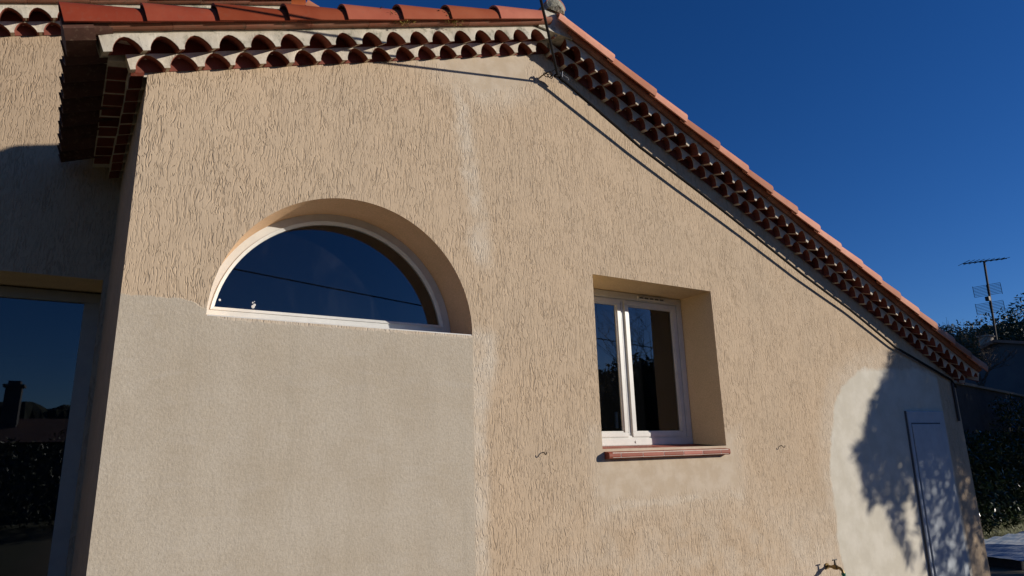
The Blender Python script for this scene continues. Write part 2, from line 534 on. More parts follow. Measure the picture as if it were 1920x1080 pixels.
def hills():
    m = MB(); n = 720
    radii = [70, 84, 96, 104, 125, 200]
    frac = [0, 0.55, 0.9, 1.0, 0.8, 0]
    vs_ = []
    ph = rng.uniform(0, 6.28, 12)
    for i, (r_, fr) in enumerate(zip(radii, frac)):
        for k in range(n):
            az = -180 + 360 * k / n
            e = elev_profile(az)
            wob = sum(math.sin(R(az) * q * 3 + ph[j]) / (j + 2) for j, q in enumerate((3, 7, 13, 22, 37, 60)))
            hgt = 104 * math.tan(R(e)) + 0.7 * wob + (rng.uniform(-0.35, 0.35) if fr else 0)
            hgt = (hgt + 1.6 * 1) * fr - (1.0 if fr == 0 else 0)
            rr = r_ + (rng.uniform(-1.5, 1.5) if fr else 0)
            vs_.append((rr * math.sin(R(az)), -4 + rr * math.cos(R(az)), hgt))
    fs = []
    for i in range(len(radii) - 1):
        for k in range(n):
            k2 = (k + 1) % n
            fs.append((i * n + k, i * n + k2, (i + 1) * n + k2, (i + 1) * n + k))
    m.add(vs_, fs)
    o = m.build('hills', mat_speckled('wooded_hillside', (0.020, 0.026, 0.012), (0.045, 0.052, 0.025), 0.25, 0.95, 0.8, 0.3, 2.5))
    tag(o, kind='structure')


hills()


# ------------------------------------------------------------------ foliage
def leaf_mesh(name, pts, size, mat, aspect=0.5, droop=0.0):
    n = len(pts)
    d = rng.normal(size=(n, 3)); d[:, 2] -= droop
    d /= np.linalg.norm(d, axis=1)[:, None]
    e = rng.normal(size=(n, 3)); e -= (e * d).sum(1)[:, None] * d
    e /= np.linalg.norm(e, axis=1)[:, None]
    s = size * rng.uniform(0.6, 1.3, n)[:, None]
    a, b = d * s, e * s * aspect
    v = np.stack([pts - a, pts - b * 0.5, pts + a, pts + b * 0.5], 1).reshape(-1, 3)
    me = bpy.data.meshes.new(name)
    me.vertices.add(4 * n); me.vertices.foreach_set('co', v.astype(np.float32).ravel())
    me.loops.add(4 * n); me.loops.foreach_set('vertex_index', np.arange(4 * n, dtype=np.int32))
    me.polygons.add(n)
    me.polygons.foreach_set('loop_start', np.arange(0, 4 * n, 4, dtype=np.int32))
    me.update(calc_edges=True)
    me.materials.append(mat)
    return me


def blob_points(blobs, n):
    """points in a union of ellipsoids, thicker towards each shell"""
    w = np.array([b[3] ** 3 for b in blobs]); w = w / w.sum()
    idx = rng.choice(len(blobs), n, p=w)
    b = np.array(blobs)[idx]
    d = rng.normal(size=(n, 3)); d /= np.linalg.norm(d, axis=1)[:, None]
    r = rng.uniform(0.15, 1, n) ** 0.45
    return b[:, :3] + d * (b[:, 3] * r)[:, None] * np.array([1, 1, 0.8])


def crown_blobs(c, rad, n, flat=0.75, small=0.42):
    out = []
    for _ in range(n):
        d = rng.normal(size=3); d /= np.linalg.norm(d)
        q = np.array(c) + d * rad * rng.uniform(0.3, 0.78) * np.array([1, 1, flat])
        out.append((*q, rad * rng.uniform(small * 0.6, small)))
    return out


def limbs(m, base, top, r0, targets, n=6):
    base, top = Vector(base), Vector(top)
    mid = base.lerp(top, 0.5) + Vector((rng.uniform(-.1, .1), rng.uniform(-.1, .1), 0)) * (top - base).length * 0.3
    m.tube([base, mid, top], [r0, r0 * 0.75, r0 * 0.5], n)
    for t_ in targets:
        t_ = Vector(t_)
        s = base.lerp(top, rng.uniform(0.55, 0.95))
        md = s.lerp(t_, 0.5) + Vector((0, 0, 0.12 * (t_ - s).length))
        m.tube([s, md, t_], [r0 * 0.38, r0 * 0.24, r0 * 0.08], 5)


def tree(name, x, y, height, rad, nleaf, leaf, mat, label, group=None, blobs=14, trunk=0.16, cat='tree'):
    root = empty(name, (x, y, 0))
    tag(root, label, cat, group)
    c = (x, y, height - rad * 0.8)
    bl = crown_blobs(c, rad, blobs)
    pts = blob_points(bl, nleaf)
    pts = pts[pts[:, 2] > 0.05]
    link_mesh('crown', leaf_mesh('crown', pts, leaf, mat), root)
    m = MB()
    limbs(m, (x, y, -0.1), (x, y, c[2] + rad * 0.3), trunk, [b[:3] for b in bl[:8]])
    m.build('trunk', M['bark'], root)
    return root


# ------------------------------------------------------------------ main house
# front wall plane y = 0, x from 0 to 8.79; base line of the cornice on the two rakes
SL, SR = 0.3697, -0.43
APX = 2.845
def base_z(x): return 3.806 + SL * x if x <= APX else 6.081 + SR * x
XR = 8.79

house = empty('house', (4.4, 0, 0))
tag(house, 'nearest low house with beige scratched render, arched window and stepped terracotta tile cornice', 'house')

ACX, ACZ, AR = 1.284, 2.388, 0.857
WX0, WX1, WZ0, WZ1 = 3.25, 4.624, 1.59, 2.97
DX0, DX1, DZ1 = 7.56, 8.33, 1.91
arch_pts = [(ACX - AR * math.cos(math.pi * i / 64), ACZ + AR * math.sin(math.pi * i / 64)) for i in range(65)]

outer = [(0, 0), (XR, 0), (XR, base_z(XR) + 0.14), (APX, base_z(APX) + 0.17), (0, base_z(0) + 0.14)]
hole_a = arch_pts
hole_w = [(WX0, WZ0), (WX1, WZ0), (WX1, WZ1), (WX0, WZ1)]
loops = [[Vector((x, z, 0)) for x, z in l] for l in (outer, hole_a, hole_w)]
flat = [p for l in loops for p in l]
tris = tessellate_polygon(loops)
m = MB()
m.add([(p.x, 0, p.y) for p in flat], tris)
me = m.mesh('wall', M['wall'])
for p in me.polygons:
    if p.normal.y > 0: p.flip()
me.update()
link_mesh('wall', me, house)

# arched reveal and rectangular reveal
ARD, WRD = 0.335, 0.375
m = MB()
v_ = [(x, 0.0, z) for x, z in arch_pts] + [(x, ARD + 0.1, z) for x, z in arch_pts]
m.add(v_, [(i, i + 1, 66 + i, 65 + i) for i in range(64)], True)
m.add([(ACX - AR, 0, ACZ), (ACX + AR, 0, ACZ), (ACX + AR, ARD + .1, ACZ), (ACX - AR, ARD + .1, ACZ)], [(0, 1, 2, 3)])
m.build('reveal', M['reveal_arch'], house)
m = MB()
d = WRD + 0.12
m.add([(WX0, 0, WZ0), (WX0, d, WZ0 + .03), (WX0, d, WZ1), (WX0, 0, WZ1)], [(0, 1, 2, 3)])
m.add([(WX1, 0, WZ0), (WX1, d, WZ0 + .03), (WX1, d, WZ1), (WX1, 0, WZ1)], [(0, 1, 2, 3)])
m.add([(WX0, 0, WZ1), (WX1, 0, WZ1), (WX1, d, WZ1), (WX0, d, WZ1)], [(0, 1, 2, 3)])
m.add([(WX0, 0, WZ0), (WX1, 0, WZ0), (WX1, d, WZ0), (WX0, d, WZ0)], [(0, 1, 2, 3)])
m.build('reveal', M['reveal'], house)

# left side wall (very slightly out of square), right side wall, back
def splay(y): return -0.053 * y
DEPTH = 1.7
m = MB()
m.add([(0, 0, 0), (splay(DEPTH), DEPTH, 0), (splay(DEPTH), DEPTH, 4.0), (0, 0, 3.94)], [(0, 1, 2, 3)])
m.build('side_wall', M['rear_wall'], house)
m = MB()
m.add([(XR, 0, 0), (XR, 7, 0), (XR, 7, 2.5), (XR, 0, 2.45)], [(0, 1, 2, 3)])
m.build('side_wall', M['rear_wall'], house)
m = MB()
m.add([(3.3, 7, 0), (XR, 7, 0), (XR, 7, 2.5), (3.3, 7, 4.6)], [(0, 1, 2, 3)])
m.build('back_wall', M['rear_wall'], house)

# interior rooms: dark boxes behind the two windows
def room(x0, x1, y0, y1, z0, z1):
    mm = MB()
    mm.add([(x0, y0, z0), (x1, y0, z0), (x1, y1, z0), (x0, y1, z0), (x0, y0, z1), (x1, y0, z1), (x1, y1, z1), (x0, y1, z1)],
           [(0, 1, 2, 3), (4, 5, 6, 7), (1, 2, 6, 5), (2, 3, 7, 6), (3, 0, 4, 7)])
    mm.build('room_interior', M['dark'], house)
room(0.1, 2.6, 0.44, 1.65, 0.02, 3.70)
room(2.8, 6.0, 0.50, 4.2, 0.02, 3.3)


# ---- stepped cornice (rows of half-round tiles bedded in mortar)
TA, TB, TT = 0.071, 0.085, 0.010      # tile outer half width, rise, thickness


def arch_line(a, b, n=10):
    out = []
    for i in range(n + 1):
        x = -math.cos(math.pi * i / n)
        out.append((a * x, b * (0.55 * math.sqrt(max(0, 1 - x * x)) + 0.45 * math.cos(math.pi / 2 * x))))
    return out


def cornice_tile_mesh(L, tilt, TA):
    n = 10
    o = arch_line(TA + TT, TB + TT, n); i_ = arch_line(TA - 0.0022, TB - 0.0022, n)
    vs_ = [(x, 0, z) for x, z in o] + [(x, 0, z) for x, z in i_] + [(x, L, z) for x, z in o] + [(x, L, z) for x, z in i_]
    k = n + 1
    fs = []; sm = []
    mm = MB()
    mm.add(vs_, [(j, k + j, k + j + 1, j + 1) for j in range(n)])
    mm.add(vs_, [(j, j + 1, 2 * k + j + 1, 2 * k + j) for j in range(n)], True)
    mm.add(vs_, [(k + j, 3 * k + j, 3 * k + j + 1, k + j + 1) for j in range(n)], True)
    mm.add(vs_, [(0, 2 * k, 3 * k, k), (k - 1, 2 * k - 1, 4 * k - 1, 3 * k - 1)])
    mm.add([(x, L - 0.004, z) for x, z in i_], [tuple(range(k))])
    mm.v = [(x, y_, z + tilt * y_) for x, y_, z in mm.v]
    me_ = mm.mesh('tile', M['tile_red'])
    bm = bmesh.new(); bm.from_mesh(me_)
    bmesh.ops.remove_doubles(bm, verts=bm.verts, dist=1e-6)
    bmesh.ops.recalc_face_normals(bm, faces=bm.faces)
    bm.to_mesh(me_); bm.free()
    me_.set_sharp_from_angle(angle=R(38))
    return me_


CT = {}


def cornice_row(parent, O, s, h, y, length, period, phase, pf, hb, pback, hback, top, mat, clip=None, tmax=None, jit=0.006, s_end=0.0):
    """row along s from O; front bottom edge at (pf, hb), meets the back at (pback, hback); top height 'top'.
    y points into the wall, so outward p = -y."""
    O, s, h, y = Vector(O), Vector(s).normalized(), Vector(h).normalized(), Vector(y).normalized()
    TA = period * 0.41
    pos = []
    q = phase
    while q < length - TA * 0.4:
        pos.append(q + random.uniform(-jit, jit))
        q += period
    tilt = (hback - hb) / (pf - pback)
    prof = []          # bottom polyline (s, dh)
    prof.append((0.0, 0.0))
    n = 10
    for q in pos:
        for (a, b) in arch_line(TA, TB, n):
            prof.append((q + a, b))
    prof.append((length, 0.0))

    prof = [(min(max(a, 0), length), b) for a, b in prof]
    mm = MB()
    def P(sv, p, hv): return O + s * sv - y * p + h * hv
    k = len(prof)
    ph_ = random.uniform(0, 6)
    wave = [0.004 * math.sin(a * 5.1 + ph_) + 0.003 * math.sin(a * 13.7 + ph_ * 2) for a, b in prof]
    front = [P(a, pf, hb + b) for a, b in prof]
    topf = [P(a, pf + wave[i], top) for i, (a, b) in enumerate(prof)]
    back = [P(a, 0.0 - 0.01, hb + b + tilt * (pf + 0.01)) for a, b in prof]
    topb = [P(a, -0.01, top + (0.058 if pback > 0 else 0.0)) for a, b in prof]
    vs_ = front + topf + back + topb
    for i in range(k - 1):
        if (prof[i + 1][0] - prof[i][0]) < 1e-6: continue
        mm.add([vs_[i], vs_[i + 1], vs_[k + i + 1], vs_[k + i]], [(0, 1, 2, 3)])
        mm.add([vs_[i], vs_[2 * k + i], vs_[2 * k + i + 1], vs_[i + 1]], [(0, 1, 2, 3)])
        mm.add([vs_[k + i], vs_[k + i + 1], vs_[3 * k + i + 1], vs_[3 * k + i]], [(0, 1, 2, 3)])
    for i in (0, k - 1):
        mm.add([vs_[i], vs_[k + i], vs_[3 * k + i], vs_[2 * k + i]], [(0, 1, 2, 3)])
    me_ = mm.mesh('cornice_row', mat)
    bm = bmesh.new(); bm.from_mesh(me_)
    bmesh.ops.remove_doubles(bm, verts=bm.verts, dist=1e-5)
    if clip:
        co, no = clip
        bmesh.ops.bisect_plane(bm, geom=bm.verts[:] + bm.edges[:] + bm.faces[:], plane_co=co, plane_no=no, clear_outer=True)
    bmesh.ops.recalc_face_normals(bm, faces=bm.faces)
    bm.to_mesh(me_); bm.free()
    row = link_mesh('cornice_row', me_, parent)
    key = (0.066 if pback == 0.0 else 0.125, round(tilt, 3), round(TA, 4))
    if key not in CT: CT[key] = cornice_tile_mesh(*key)
    Rm = Matrix((( s.x, y.x, h.x), (s.y, y.y, h.y), (s.z, y.z, h.z)))
    for q in pos:
        c = P(q, pf - 0.006 + random.uniform(-0.003, 0.003), hb + 0.0008)
        if clip and (c - Vector(clip[0])).dot(Vector(clip[1])) > -TA * 0.6: continue
        mw = Matrix.Translation(c) @ Rm.to_4x4() @ Matrix.Rotation(R(random.uniform(-1.2, 1.2)), 4, 'Y')
        link_mesh('tile', CT[key], row, mw)
    return row


def slope_frame(sl):
    s = Vector((1, 0, sl)).normalized()
    h = Vector((-s.z, 0, s.x))
    return s, h


sl_, hl_ = slope_frame(SL)
sr_, hr_ = slope_frame(SR)
YIN = Vector((0, 1, 0))
ROW1 = dict(pf=0.077, hb=-0.014, pback=0.0, hback=0.0, top=0.078)
ROW2 = dict(pf=0.187, hb=0.039, pback=0.077, hback=0.079, top=0.140)


def at_rake(x, left=True):
    return Vector((x, 0, (3.806 + SL * x) if left else (6.081 + SR * x)))


cl = ((APX, 0, 0), (1, 0, 0)); cr = ((APX, 0, 0), (-1, 0, 0))
Ll = (APX + 0.4) / sl_.x
x1 = -0.092; x2 = -0.205
cornice_row(house, at_rake(x1), sl_, hl_, YIN, Ll, 0.1855, 0.106, mat=M['mortar'], clip=cl, **ROW1)
cornice_row(house, at_rake(x2), sl_, hl_, YIN, Ll + .1, 0.1855, 0.124, mat=M['mortar_old'], clip=cl, **ROW2)
Lr = (XR + 0.09 - (APX - 0.3)) / sr_.x
cornice_row(house, at_rake(APX - 0.3, False), sr_, hr_, YIN, Lr, 0.1600, 0.13, mat=M['mortar'], clip=cr, **ROW1)
cornice_row(house, at_rake(APX - 0.3, False), sr_, hr_, YIN, Lr + 0.08, 0.1600, 0.21, mat=M['mortar'], clip=cr, **ROW2)

# left side eave rows (horizontal), facing -x ; s runs from the back to the front
ang = math.atan(0.053)
syd = Vector((0.053, -1, 0)).normalized()
sin_ = Vector((1, 0.053, 0)).normalized()
Z0 = 3.80
Ls = DEPTH / math.cos(ang)
def side_o(z): return Vector((splay(DEPTH), DEPTH, z))
cornice_row(house, side_o(Z0), syd, (0, 0, 1), sin_, Ls - 0.002, 0.172, 0.09, 0.090, -0.050, 0.0, -0.02, 0.045, M['mortar'])
cornice_row(house, side_o(Z0), syd, (0, 0, 1), sin_, Ls - 0.002, 0.172, 0.17, 0.203, 0.020, 0.09, 0.046, 0.125, M['mortar'])


# ---- verge: bedding, channel roll, cover tiles
def cover_mesh(name, L, r0, r1, skirt, t_, mat, n=12, drop=0.030):
    """U-shaped cover tile, wide open end at x=0, narrow end at x=L"""
    def prof(r, th, sk=None):
        r = r - th
        sk = skirt if sk is None else sk
        out = [(-r, -sk)]
        out += [(-r * math.cos(math.pi * i / n), r * math.sin(math.pi * i / n)) for i in range(n + 1)]
        out += [(r, -sk)]
        return out
    mm = MB()
    A, B = prof(r0, 0), prof(r0, t_)
    C, D = prof(r1, 0, max(0.0, skirt - drop)), prof(r1, t_, max(0.0, skirt - drop))
    k = len(A)
    vs_ = [(0, a, b) for a, b in A] + [(0, a, b) for a, b in B] + [(L, a, b) for a, b in C] + [(L, a, b) for a, b in D]
    mm.add(vs_, [(j, j + 1, k + j + 1, k + j) for j in range(k - 1)])
    mm.add(vs_, [(j, 2 * k + j, 2 * k + j + 1, j + 1) for j in range(k - 1)], True)
    mm.add(vs_, [(k + j, k + j + 1, 3 * k + j + 1, 3 * k + j) for j in range(k - 1)], True)
    mm.add(vs_, [(2 * k + j, 3 * k + j, 3 * k + j + 1, 2 * k + j + 1) for j in range(k - 1)])
    mm.add(vs_, [(0, k, 3 * k, 2 * k), (k - 1, 3 * k - 1, 4 * k - 1, 2 * k - 1)])
    me_ = mm.mesh(name, mat)
    bm = bmesh.new(); bm.from_mesh(me_)
    bmesh.ops.remove_doubles(bm, verts=bm.verts, dist=1e-6)
    bmesh.ops.recalc_face_normals(bm, faces=bm.faces)
    bm.to_mesh(me_); bm.free()
    me_.set_sharp_from_angle(angle=R(38))
    return me_


COVER = cover_mesh('tile', 0.47, 0.104, 0.086, 0.052, 0.013, M['tile_cover'])
COVER_P = cover_mesh('tile', 0.42, 0.094, 0.080, 0.040, 0.013, M['tile_pale'], drop=0.010)


def bar_along(mm, O, s, h, s0, s1, poly):
    """extrude polygon [(p, h)] along s"""
    O, s, h = Vector(O), Vector(s), Vector(h)
    n = len(poly)
    vs_ = [O + s * a - YIN * p + h * q for a in (s0, s1) for p, q in poly]
    fs = [(i, (i + 1) % n, n + (i + 1) % n, n + i) for i in range(n)]
    fs += [tuple(range(n))[::-1], tuple(range(n, 2 * n))]
    mm.add(vs_, fs)


def verge(parent, O, s, h, s0, s1, name='verge_mortar'):
    mm = MB()
    bar_along(mm, O, s, h, s0, s1, [(0.0, 0.2), (0.172, 0.1435), (0.184, 0.155), (0.184, 0.21), (0.0, 0.21)])
    o = mm.build(name, M['mortar_old'], parent)
    return o


def channel_tiles(parent, O, s, h, s0, s1, step=0.41, pin=0.0):
    """half-round channel tiles laid belly down under the verge covers"""
    O, s, h = Vector(O), Vector(s), Vector(h)
    a = s0
    while a < s1 - 0.05:
        b = min(a + step - 0.002, s1)
        poly = []
        n = 9
        cx_, cz_, ra, rb = 0.216 - pin, 0.183, 0.042, 0.034
        for i in range(n + 1):
            th = math.pi + math.pi * i / n
            poly.append((cx_ + ra * math.cos(th), cz_ + rb * math.sin(th)))
        poly += [(cx_ + ra, 0.190), (cx_ - ra, 0.190)]
        mm = MB()
        d = random.uniform(-0.003, 0.003)
        bar_along(mm, O, s, h, a, b, [(p + d, q + d * 0.5) for p, q in poly])
        mm.build('channel_tile', M['tile_old'], parent)
        a += step


OL = at_rake(0.0); OR = at_rake(APX, False)
sL0 = -0.36 / sl_.x; sLa = APX / sl_.x
verge(house, OL, sl_, hl_, -0.22 / sl_.x, sLa - 0.06)
channel_tiles(house, OL, sl_, hl_, -0.235 / sl_.x, sLa + 0.02)
verge(house, OR, sr_, hr_, 0.0, (XR + 0.12 - APX) / sr_.x)
channel_tiles(house, OR, sr_, hr_, 0.06, (XR + 0.15 - APX) / sr_.x, 0.37, 0.03)

PC, HC = 0.196, 0.192


def place_cover(parent, mesh, O, s, h, sv, mirror=False, pitch=2.9, p=PC, hh=HC):
    """lower open end at distance sv along s"""
    O, s, h = Vector(O), Vector(s), Vector(h)
    if mirror: xs = -s
    else: xs = s
    yv = h.cross(xs)
    Rm = Matrix(((xs.x, yv.x, h.x), (xs.y, yv.y, h.y), (xs.z, yv.z, h.z))).to_4x4()
    c = O + s * sv - YIN * (p + random.uniform(-0.003, 0.003)) + h * (hh + 0.012)
    mw = Matrix.Translation(c) @ Rm @ Matrix.Rotation(R(pitch), 4, 'Y') @ Matrix.Rotation(R(random.uniform(-0.8, 0.8)), 4, 'Z')
    return link_mesh('tile', mesh, parent, mw)


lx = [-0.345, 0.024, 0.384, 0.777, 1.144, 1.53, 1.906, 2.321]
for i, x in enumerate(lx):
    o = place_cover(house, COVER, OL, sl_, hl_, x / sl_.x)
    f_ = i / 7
    o.color = (0.55 + 0.27 * f_, 0.32 + 0.50 * f_, 0.36 + 0.60 * f_, 1)  # part tile tone, part grazing sunlight painted into the tint along the slope
rx = [3.318, 3.781, 4.143, 4.549, 4.917, 5.254, 5.606, 5.94, 6.273, 6.613, 6.933, 7.264, 7.60, 7.94, 8.28, 8.62, 8.95]
for i, x in enumerate(rx):
    o = place_cover(house, COVER_P, OR, sr_, hr_, (x - APX) / sr_.x, mirror=True, pitch=2.1, hh=HC - 0.012)
    gap_ = (x - (rx[i - 1] if i else APX - 0.03)) / sr_.x + 0.055
    o.scale.x *= max(1.0, gap_ / 0.42)

# ridge: tiles along y, mortared end
ridge_r = 0.098
RZ = base_z(APX) + 0.315
def ridge_tile(y0, y1, r0, r1, zc, parent, mat=None):
    n = 14; mm = MB(); t_ = 0.014
    def pr(r): return [(-r * math.cos(math.pi * i / n), r * math.sin(math.pi * i / n) * 0.95 - 0.0) for i in range(n + 1)]
    A, B, C, D = pr(r0), pr(r0 - t_), pr(r1), pr(r1 - t_)
    k = n + 1
    vs_ = [(APX + a, y0, zc + b) for a, b in A] + [(APX + a, y0, zc + b) for a, b in B] + \
          [(APX + a, y1, zc + b - 0.015) for a, b in C] + [(APX + a, y1, zc + b - 0.015) for a, b in D]
    mm.add(vs_, [(j, j + 1, k + j + 1, k + j) for j in range(n)])
    mm.add(vs_, [(j, 2 * k + j, 2 * k + j + 1, j + 1) for j in range(n)], True)
    mm.add(vs_, [(k + j, k + j + 1, 3 * k + j + 1, 3 * k + j) for j in range(n)], True)
    mm.build('ridge_tile', mat or M['tile_old'], parent)
yy = -0.225
for i in range(6):
    ridge_tile(yy, yy + 0.45, ridge_r, ridge_r * 0.86, RZ, house)
    yy += 0.40
mm = MB()
n = 22
rim_ = []
for i in range(n + 1):
    a = math.pi * (-0.12 + 1.24 * i / n)
    w_ = 1 + random.uniform(-0.035, 0.035)
    rim_.append((APX - 0.004 + 0.092 * w_ * math.cos(a), RZ - 0.012 + 0.090 * w_ * math.sin(a)))
k = len(rim_)
vs_ = [(x, -0.226, z) for x, z in rim_]
for f_, yo in ((0.72, -0.240), (0.4, -0.247)):
    vs_ += [(APX + (x - APX) * f_, yo - random.uniform(0, 0.008), RZ - 0.012 + (z - RZ + 0.012) * f_) for x, z in rim_]
vs_ += [(APX, -0.25, RZ)] + [(x, -0.12, z) for x, z in rim_]
fs = []
for q in range(2):
    fs += [(q * k + i, q * k + i + 1, (q + 1) * k + i + 1, (q + 1) * k + i) for i in range(k - 1)]
fs += [(2 * k + i, 2 * k + i + 1, 3 * k) for i in range(k - 1)]
fs += [(i, i + 1, 3 * k + 2 + i, 3 * k + 1 + i) for i in range(k - 1)]
fs += [(0, k, 2 * k, 3 * k, 3 * k - 1, 2 * k - 1, k - 1)]
mm.add(vs_, fs, True)
mm.build('ridge_mortar', mat_speckled('lichen_grey_mortar', (0.20, 0.19, 0.14), (0.38, 0.36, 0.29), 14, 0.95, 0.8, 0.01, 45, spec=0.1), house)
mm = MB()
zb_ = base_z(APX)
mm.add([(APX + dx, y_, zb_ + dz) for y_ in (-0.205, 0.0) for dx, dz in ((-0.17, 0.085), (0.17, 0.075), (0.13, 0.26), (0.0, 0.33), (-0.13, 0.27))],
       [(0, 1, 2, 3, 4), (5, 9, 8, 7, 6), (0, 5, 6, 1), (1, 6, 7, 2), (2, 7, 8, 3), (3, 8, 9, 4), (4, 9, 5, 0)])
mm.build('apex_mortar', M['mortar_old'], house)


# roof surface behind the verge: rows of cover tiles joined (not seen from the photograph's side)
def roof_sheet(name, parent, xe, x_top, base, slope, y0, y1, mat, h0=0.23, amp=0.035, period=0.21):
    mm = MB()
    ny = int((y1 - y0) / period * 6)
    nx = 2
    vs_ = []
    for i in range(ny + 1):
        y = y0 + (y1 - y0) * i / ny
        c = amp * abs(math.sin(math.pi * (y - y0) / period))
        for x in (xe, x_top):
            vs_.append((x, y, base(x) + h0 + c))
    mm.add(vs_, [(2 * i, 2 * i + 1, 2 * i + 3, 2 * i + 2) for i in range(ny)], True)
    # soffit board
    mm.add([(xe, y0, base(xe) + h0 - 0.05), (x_top, y0, base(x_top) + h0 - 0.05), (x_top, y1, base(x_top) + h0 - 0.05), (xe, y1, base(xe) + h0 - 0.05)], [(0, 1, 2, 3)])
    mm.add([(xe, y0, base(xe) + h0 - 0.05), (x_top, y0, base(x_top) + h0 - 0.05), (x_top, y0, base(x_top) + h0), (xe, y0, base(xe) + h0)], [(0, 1, 2, 3)])
    mm.build(name, mat, parent)

bl_ = lambda x: 3.806 + SL * x
br_ = lambda x: 6.081 + SR * x
roof_sheet('roof', house, -0.20, APX, bl_, SL, -0.10, 1.69, M['tile_old'])
roof_sheet('roof', house, APX, XR + 0.12, br_, SR, -0.10, 7.1, M['tile_old'])

# eave: open ends of the cover tiles overhanging the left side wall, and the bedding under them
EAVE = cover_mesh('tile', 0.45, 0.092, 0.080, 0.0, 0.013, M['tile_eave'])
y = -0.02
while y < 1.62:
    xx = -0.385 + splay(y)
    c = Vector((xx, y, bl_(xx) + 0.185))
    Rm = Matrix(((sl_.x, 0, hl_.x), (0, 1, 0), (sl_.z, 0, hl_.z))).to_4x4()
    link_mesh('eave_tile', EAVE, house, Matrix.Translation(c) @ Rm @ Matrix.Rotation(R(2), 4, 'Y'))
    y += 0.205
for yc in [-0.19] + [0.08 + 0.205 * i for i in range(8)]:          # channel tiles between them
    xx = -0.43 + splay(yc)
    c = Vector((xx, yc, bl_(xx) + 0.225))
    Rm = Matrix(((sl_.x, 0, hl_.x), (0, 1, 0), (sl_.z, 0, hl_.z))).to_4x4()
    if yc < -0.1: c = Vector((-0.365, -0.192, bl_(-0.365) + 0.235))  # stub tile added to darken the open underside of the first cover
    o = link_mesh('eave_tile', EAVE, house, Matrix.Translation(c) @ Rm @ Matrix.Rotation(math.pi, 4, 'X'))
    if yc < -0.1: o.scale.x = 0.36
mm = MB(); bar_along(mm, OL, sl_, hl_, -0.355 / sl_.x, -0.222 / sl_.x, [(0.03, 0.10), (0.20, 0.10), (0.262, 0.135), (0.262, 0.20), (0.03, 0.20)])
mm.build('eave_mortar', M['tile_eave'], house)  # added block, dark colour standing in for shade below the first cover
mm = MB()
vs_ = []
for y in (-0.165, DEPTH):
    o_ = splay(y)
    vs_ += [(-0.31 + o_, y, 3.905), (-0.02 + o_, y, 3.925), (-0.02 + o_, y, 4.02), (-0.31 + o_, y, 3.935)]
mm.add(vs_, [(0, 1, 5, 4), (1, 2, 6, 5), (2, 3, 7, 6), (3, 0, 4, 7), (0, 3, 2, 1), (4, 5, 6, 7)])
mm.build('eave_mortar', M['mortar_old'], house)

# ---- arched window
win = empty('window', (ACX, ARD, ACZ))
win.parent = house; win.matrix_basis = Matrix.Translation(Vector((ACX, ARD, ACZ)) - house.location)
def arch_ring(name, parent, cx_, cz_, ro, ri, bot_o, bot_i, y0, y1, mat, n=48, slope=0.0):
    """D-shaped frame. outer radius ro, inner ri; the straight bottom runs bot_o..bot_i; front y0, back y1"""
    def loop(r, b):
        a0 = math.asin(max(-1, min(1, (b - cz_) / r)))
        th = [math.pi - a0 - (math.pi - 2 * a0) * i / n for i in range(n + 1)]
        return [(cx_ + r * math.cos(t_), cz_ + r * math.sin(t_)) for t_ in th]
    O_, I_ = loop(ro, bot_o), loop(ri, bot_i)
    k = len(O_)
    vs_ = [(x, y0, z) for x, z in O_] + [(x, y0 + slope, z) for x, z in I_] + [(x, y1, z) for x, z in O_] + [(x, y1, z) for x, z in I_]
    mm = MB()
    q = list(range(k)) ; q2 = q[1:] + q[:1]
    mm.add(vs_, [(a, b, k + b, k + a) for a, b in zip(q, q2)])
    mm.add(vs_, [(k + a, k + b, 3 * k + b, 3 * k + a) for a, b in zip(q, q2)])
    mm.add(vs_, [(a, 2 * k + a, 2 * k + b, b) for a, b in zip(q, q2)])
    me_ = mm.mesh(name, mat)
    bm = bmesh.new(); bm.from_mesh(me_); bmesh.ops.remove_doubles(bm, verts=bm.verts, dist=1e-6)
    bmesh.ops.recalc_face_normals(bm, faces=bm.faces); bm.to_mesh(me_); bm.free()
    return link_mesh(name, me_, parent)
arch_ring('frame', win, ACX - .006, ACZ, AR + 0.004, 0.800, ACZ - 0.02, ACZ + 0.112, ARD, ARD + 0.07, M['pvc'])
arch_ring('glazing_bead', win, ACX - .006, ACZ, 0.803, 0.783, ACZ + 0.106, ACZ + 0.127, ARD - 0.006, ARD + 0.035, M['pvc'], slope=0.014)
n = 48
rr = 0.79; zb = ACZ + 0.12
a0 = math.asin((zb - ACZ) / rr)
pp = [(ACX - .006 + rr * math.cos(math.pi - a0 - (math.pi - 2 * a0) * i / n), ACZ + rr * math.sin(math.pi - a0 - (math.pi - 2 * a0) * i / n)) for i in range(n + 1)]
mm = MB(); mm.add([(x, ARD + 0.020, z) for x, z in pp], [tuple(range(n + 1))]); mm.build('pane', M['glass'], win)
for x in (0.585, 1.345, 2.02):
    mm = MB()
    mm.tube([(x, ARD - 0.0015, ACZ + 0.062), (x, ARD + 0.004, ACZ + 0.062)], 0.008, 10)
    mm.build('screw_hole', M['pvc_grey'], win)
mm = MB()   # thin pale strip under the frame
mm.box((ACX - AR + 0.002, 0.004, ACZ - 0.004), (ACX + AR - 0.003, ARD - 0.002, ACZ + 0.008))
mm.build('sill_strip', M['pvc'], win, bevel=0.002)
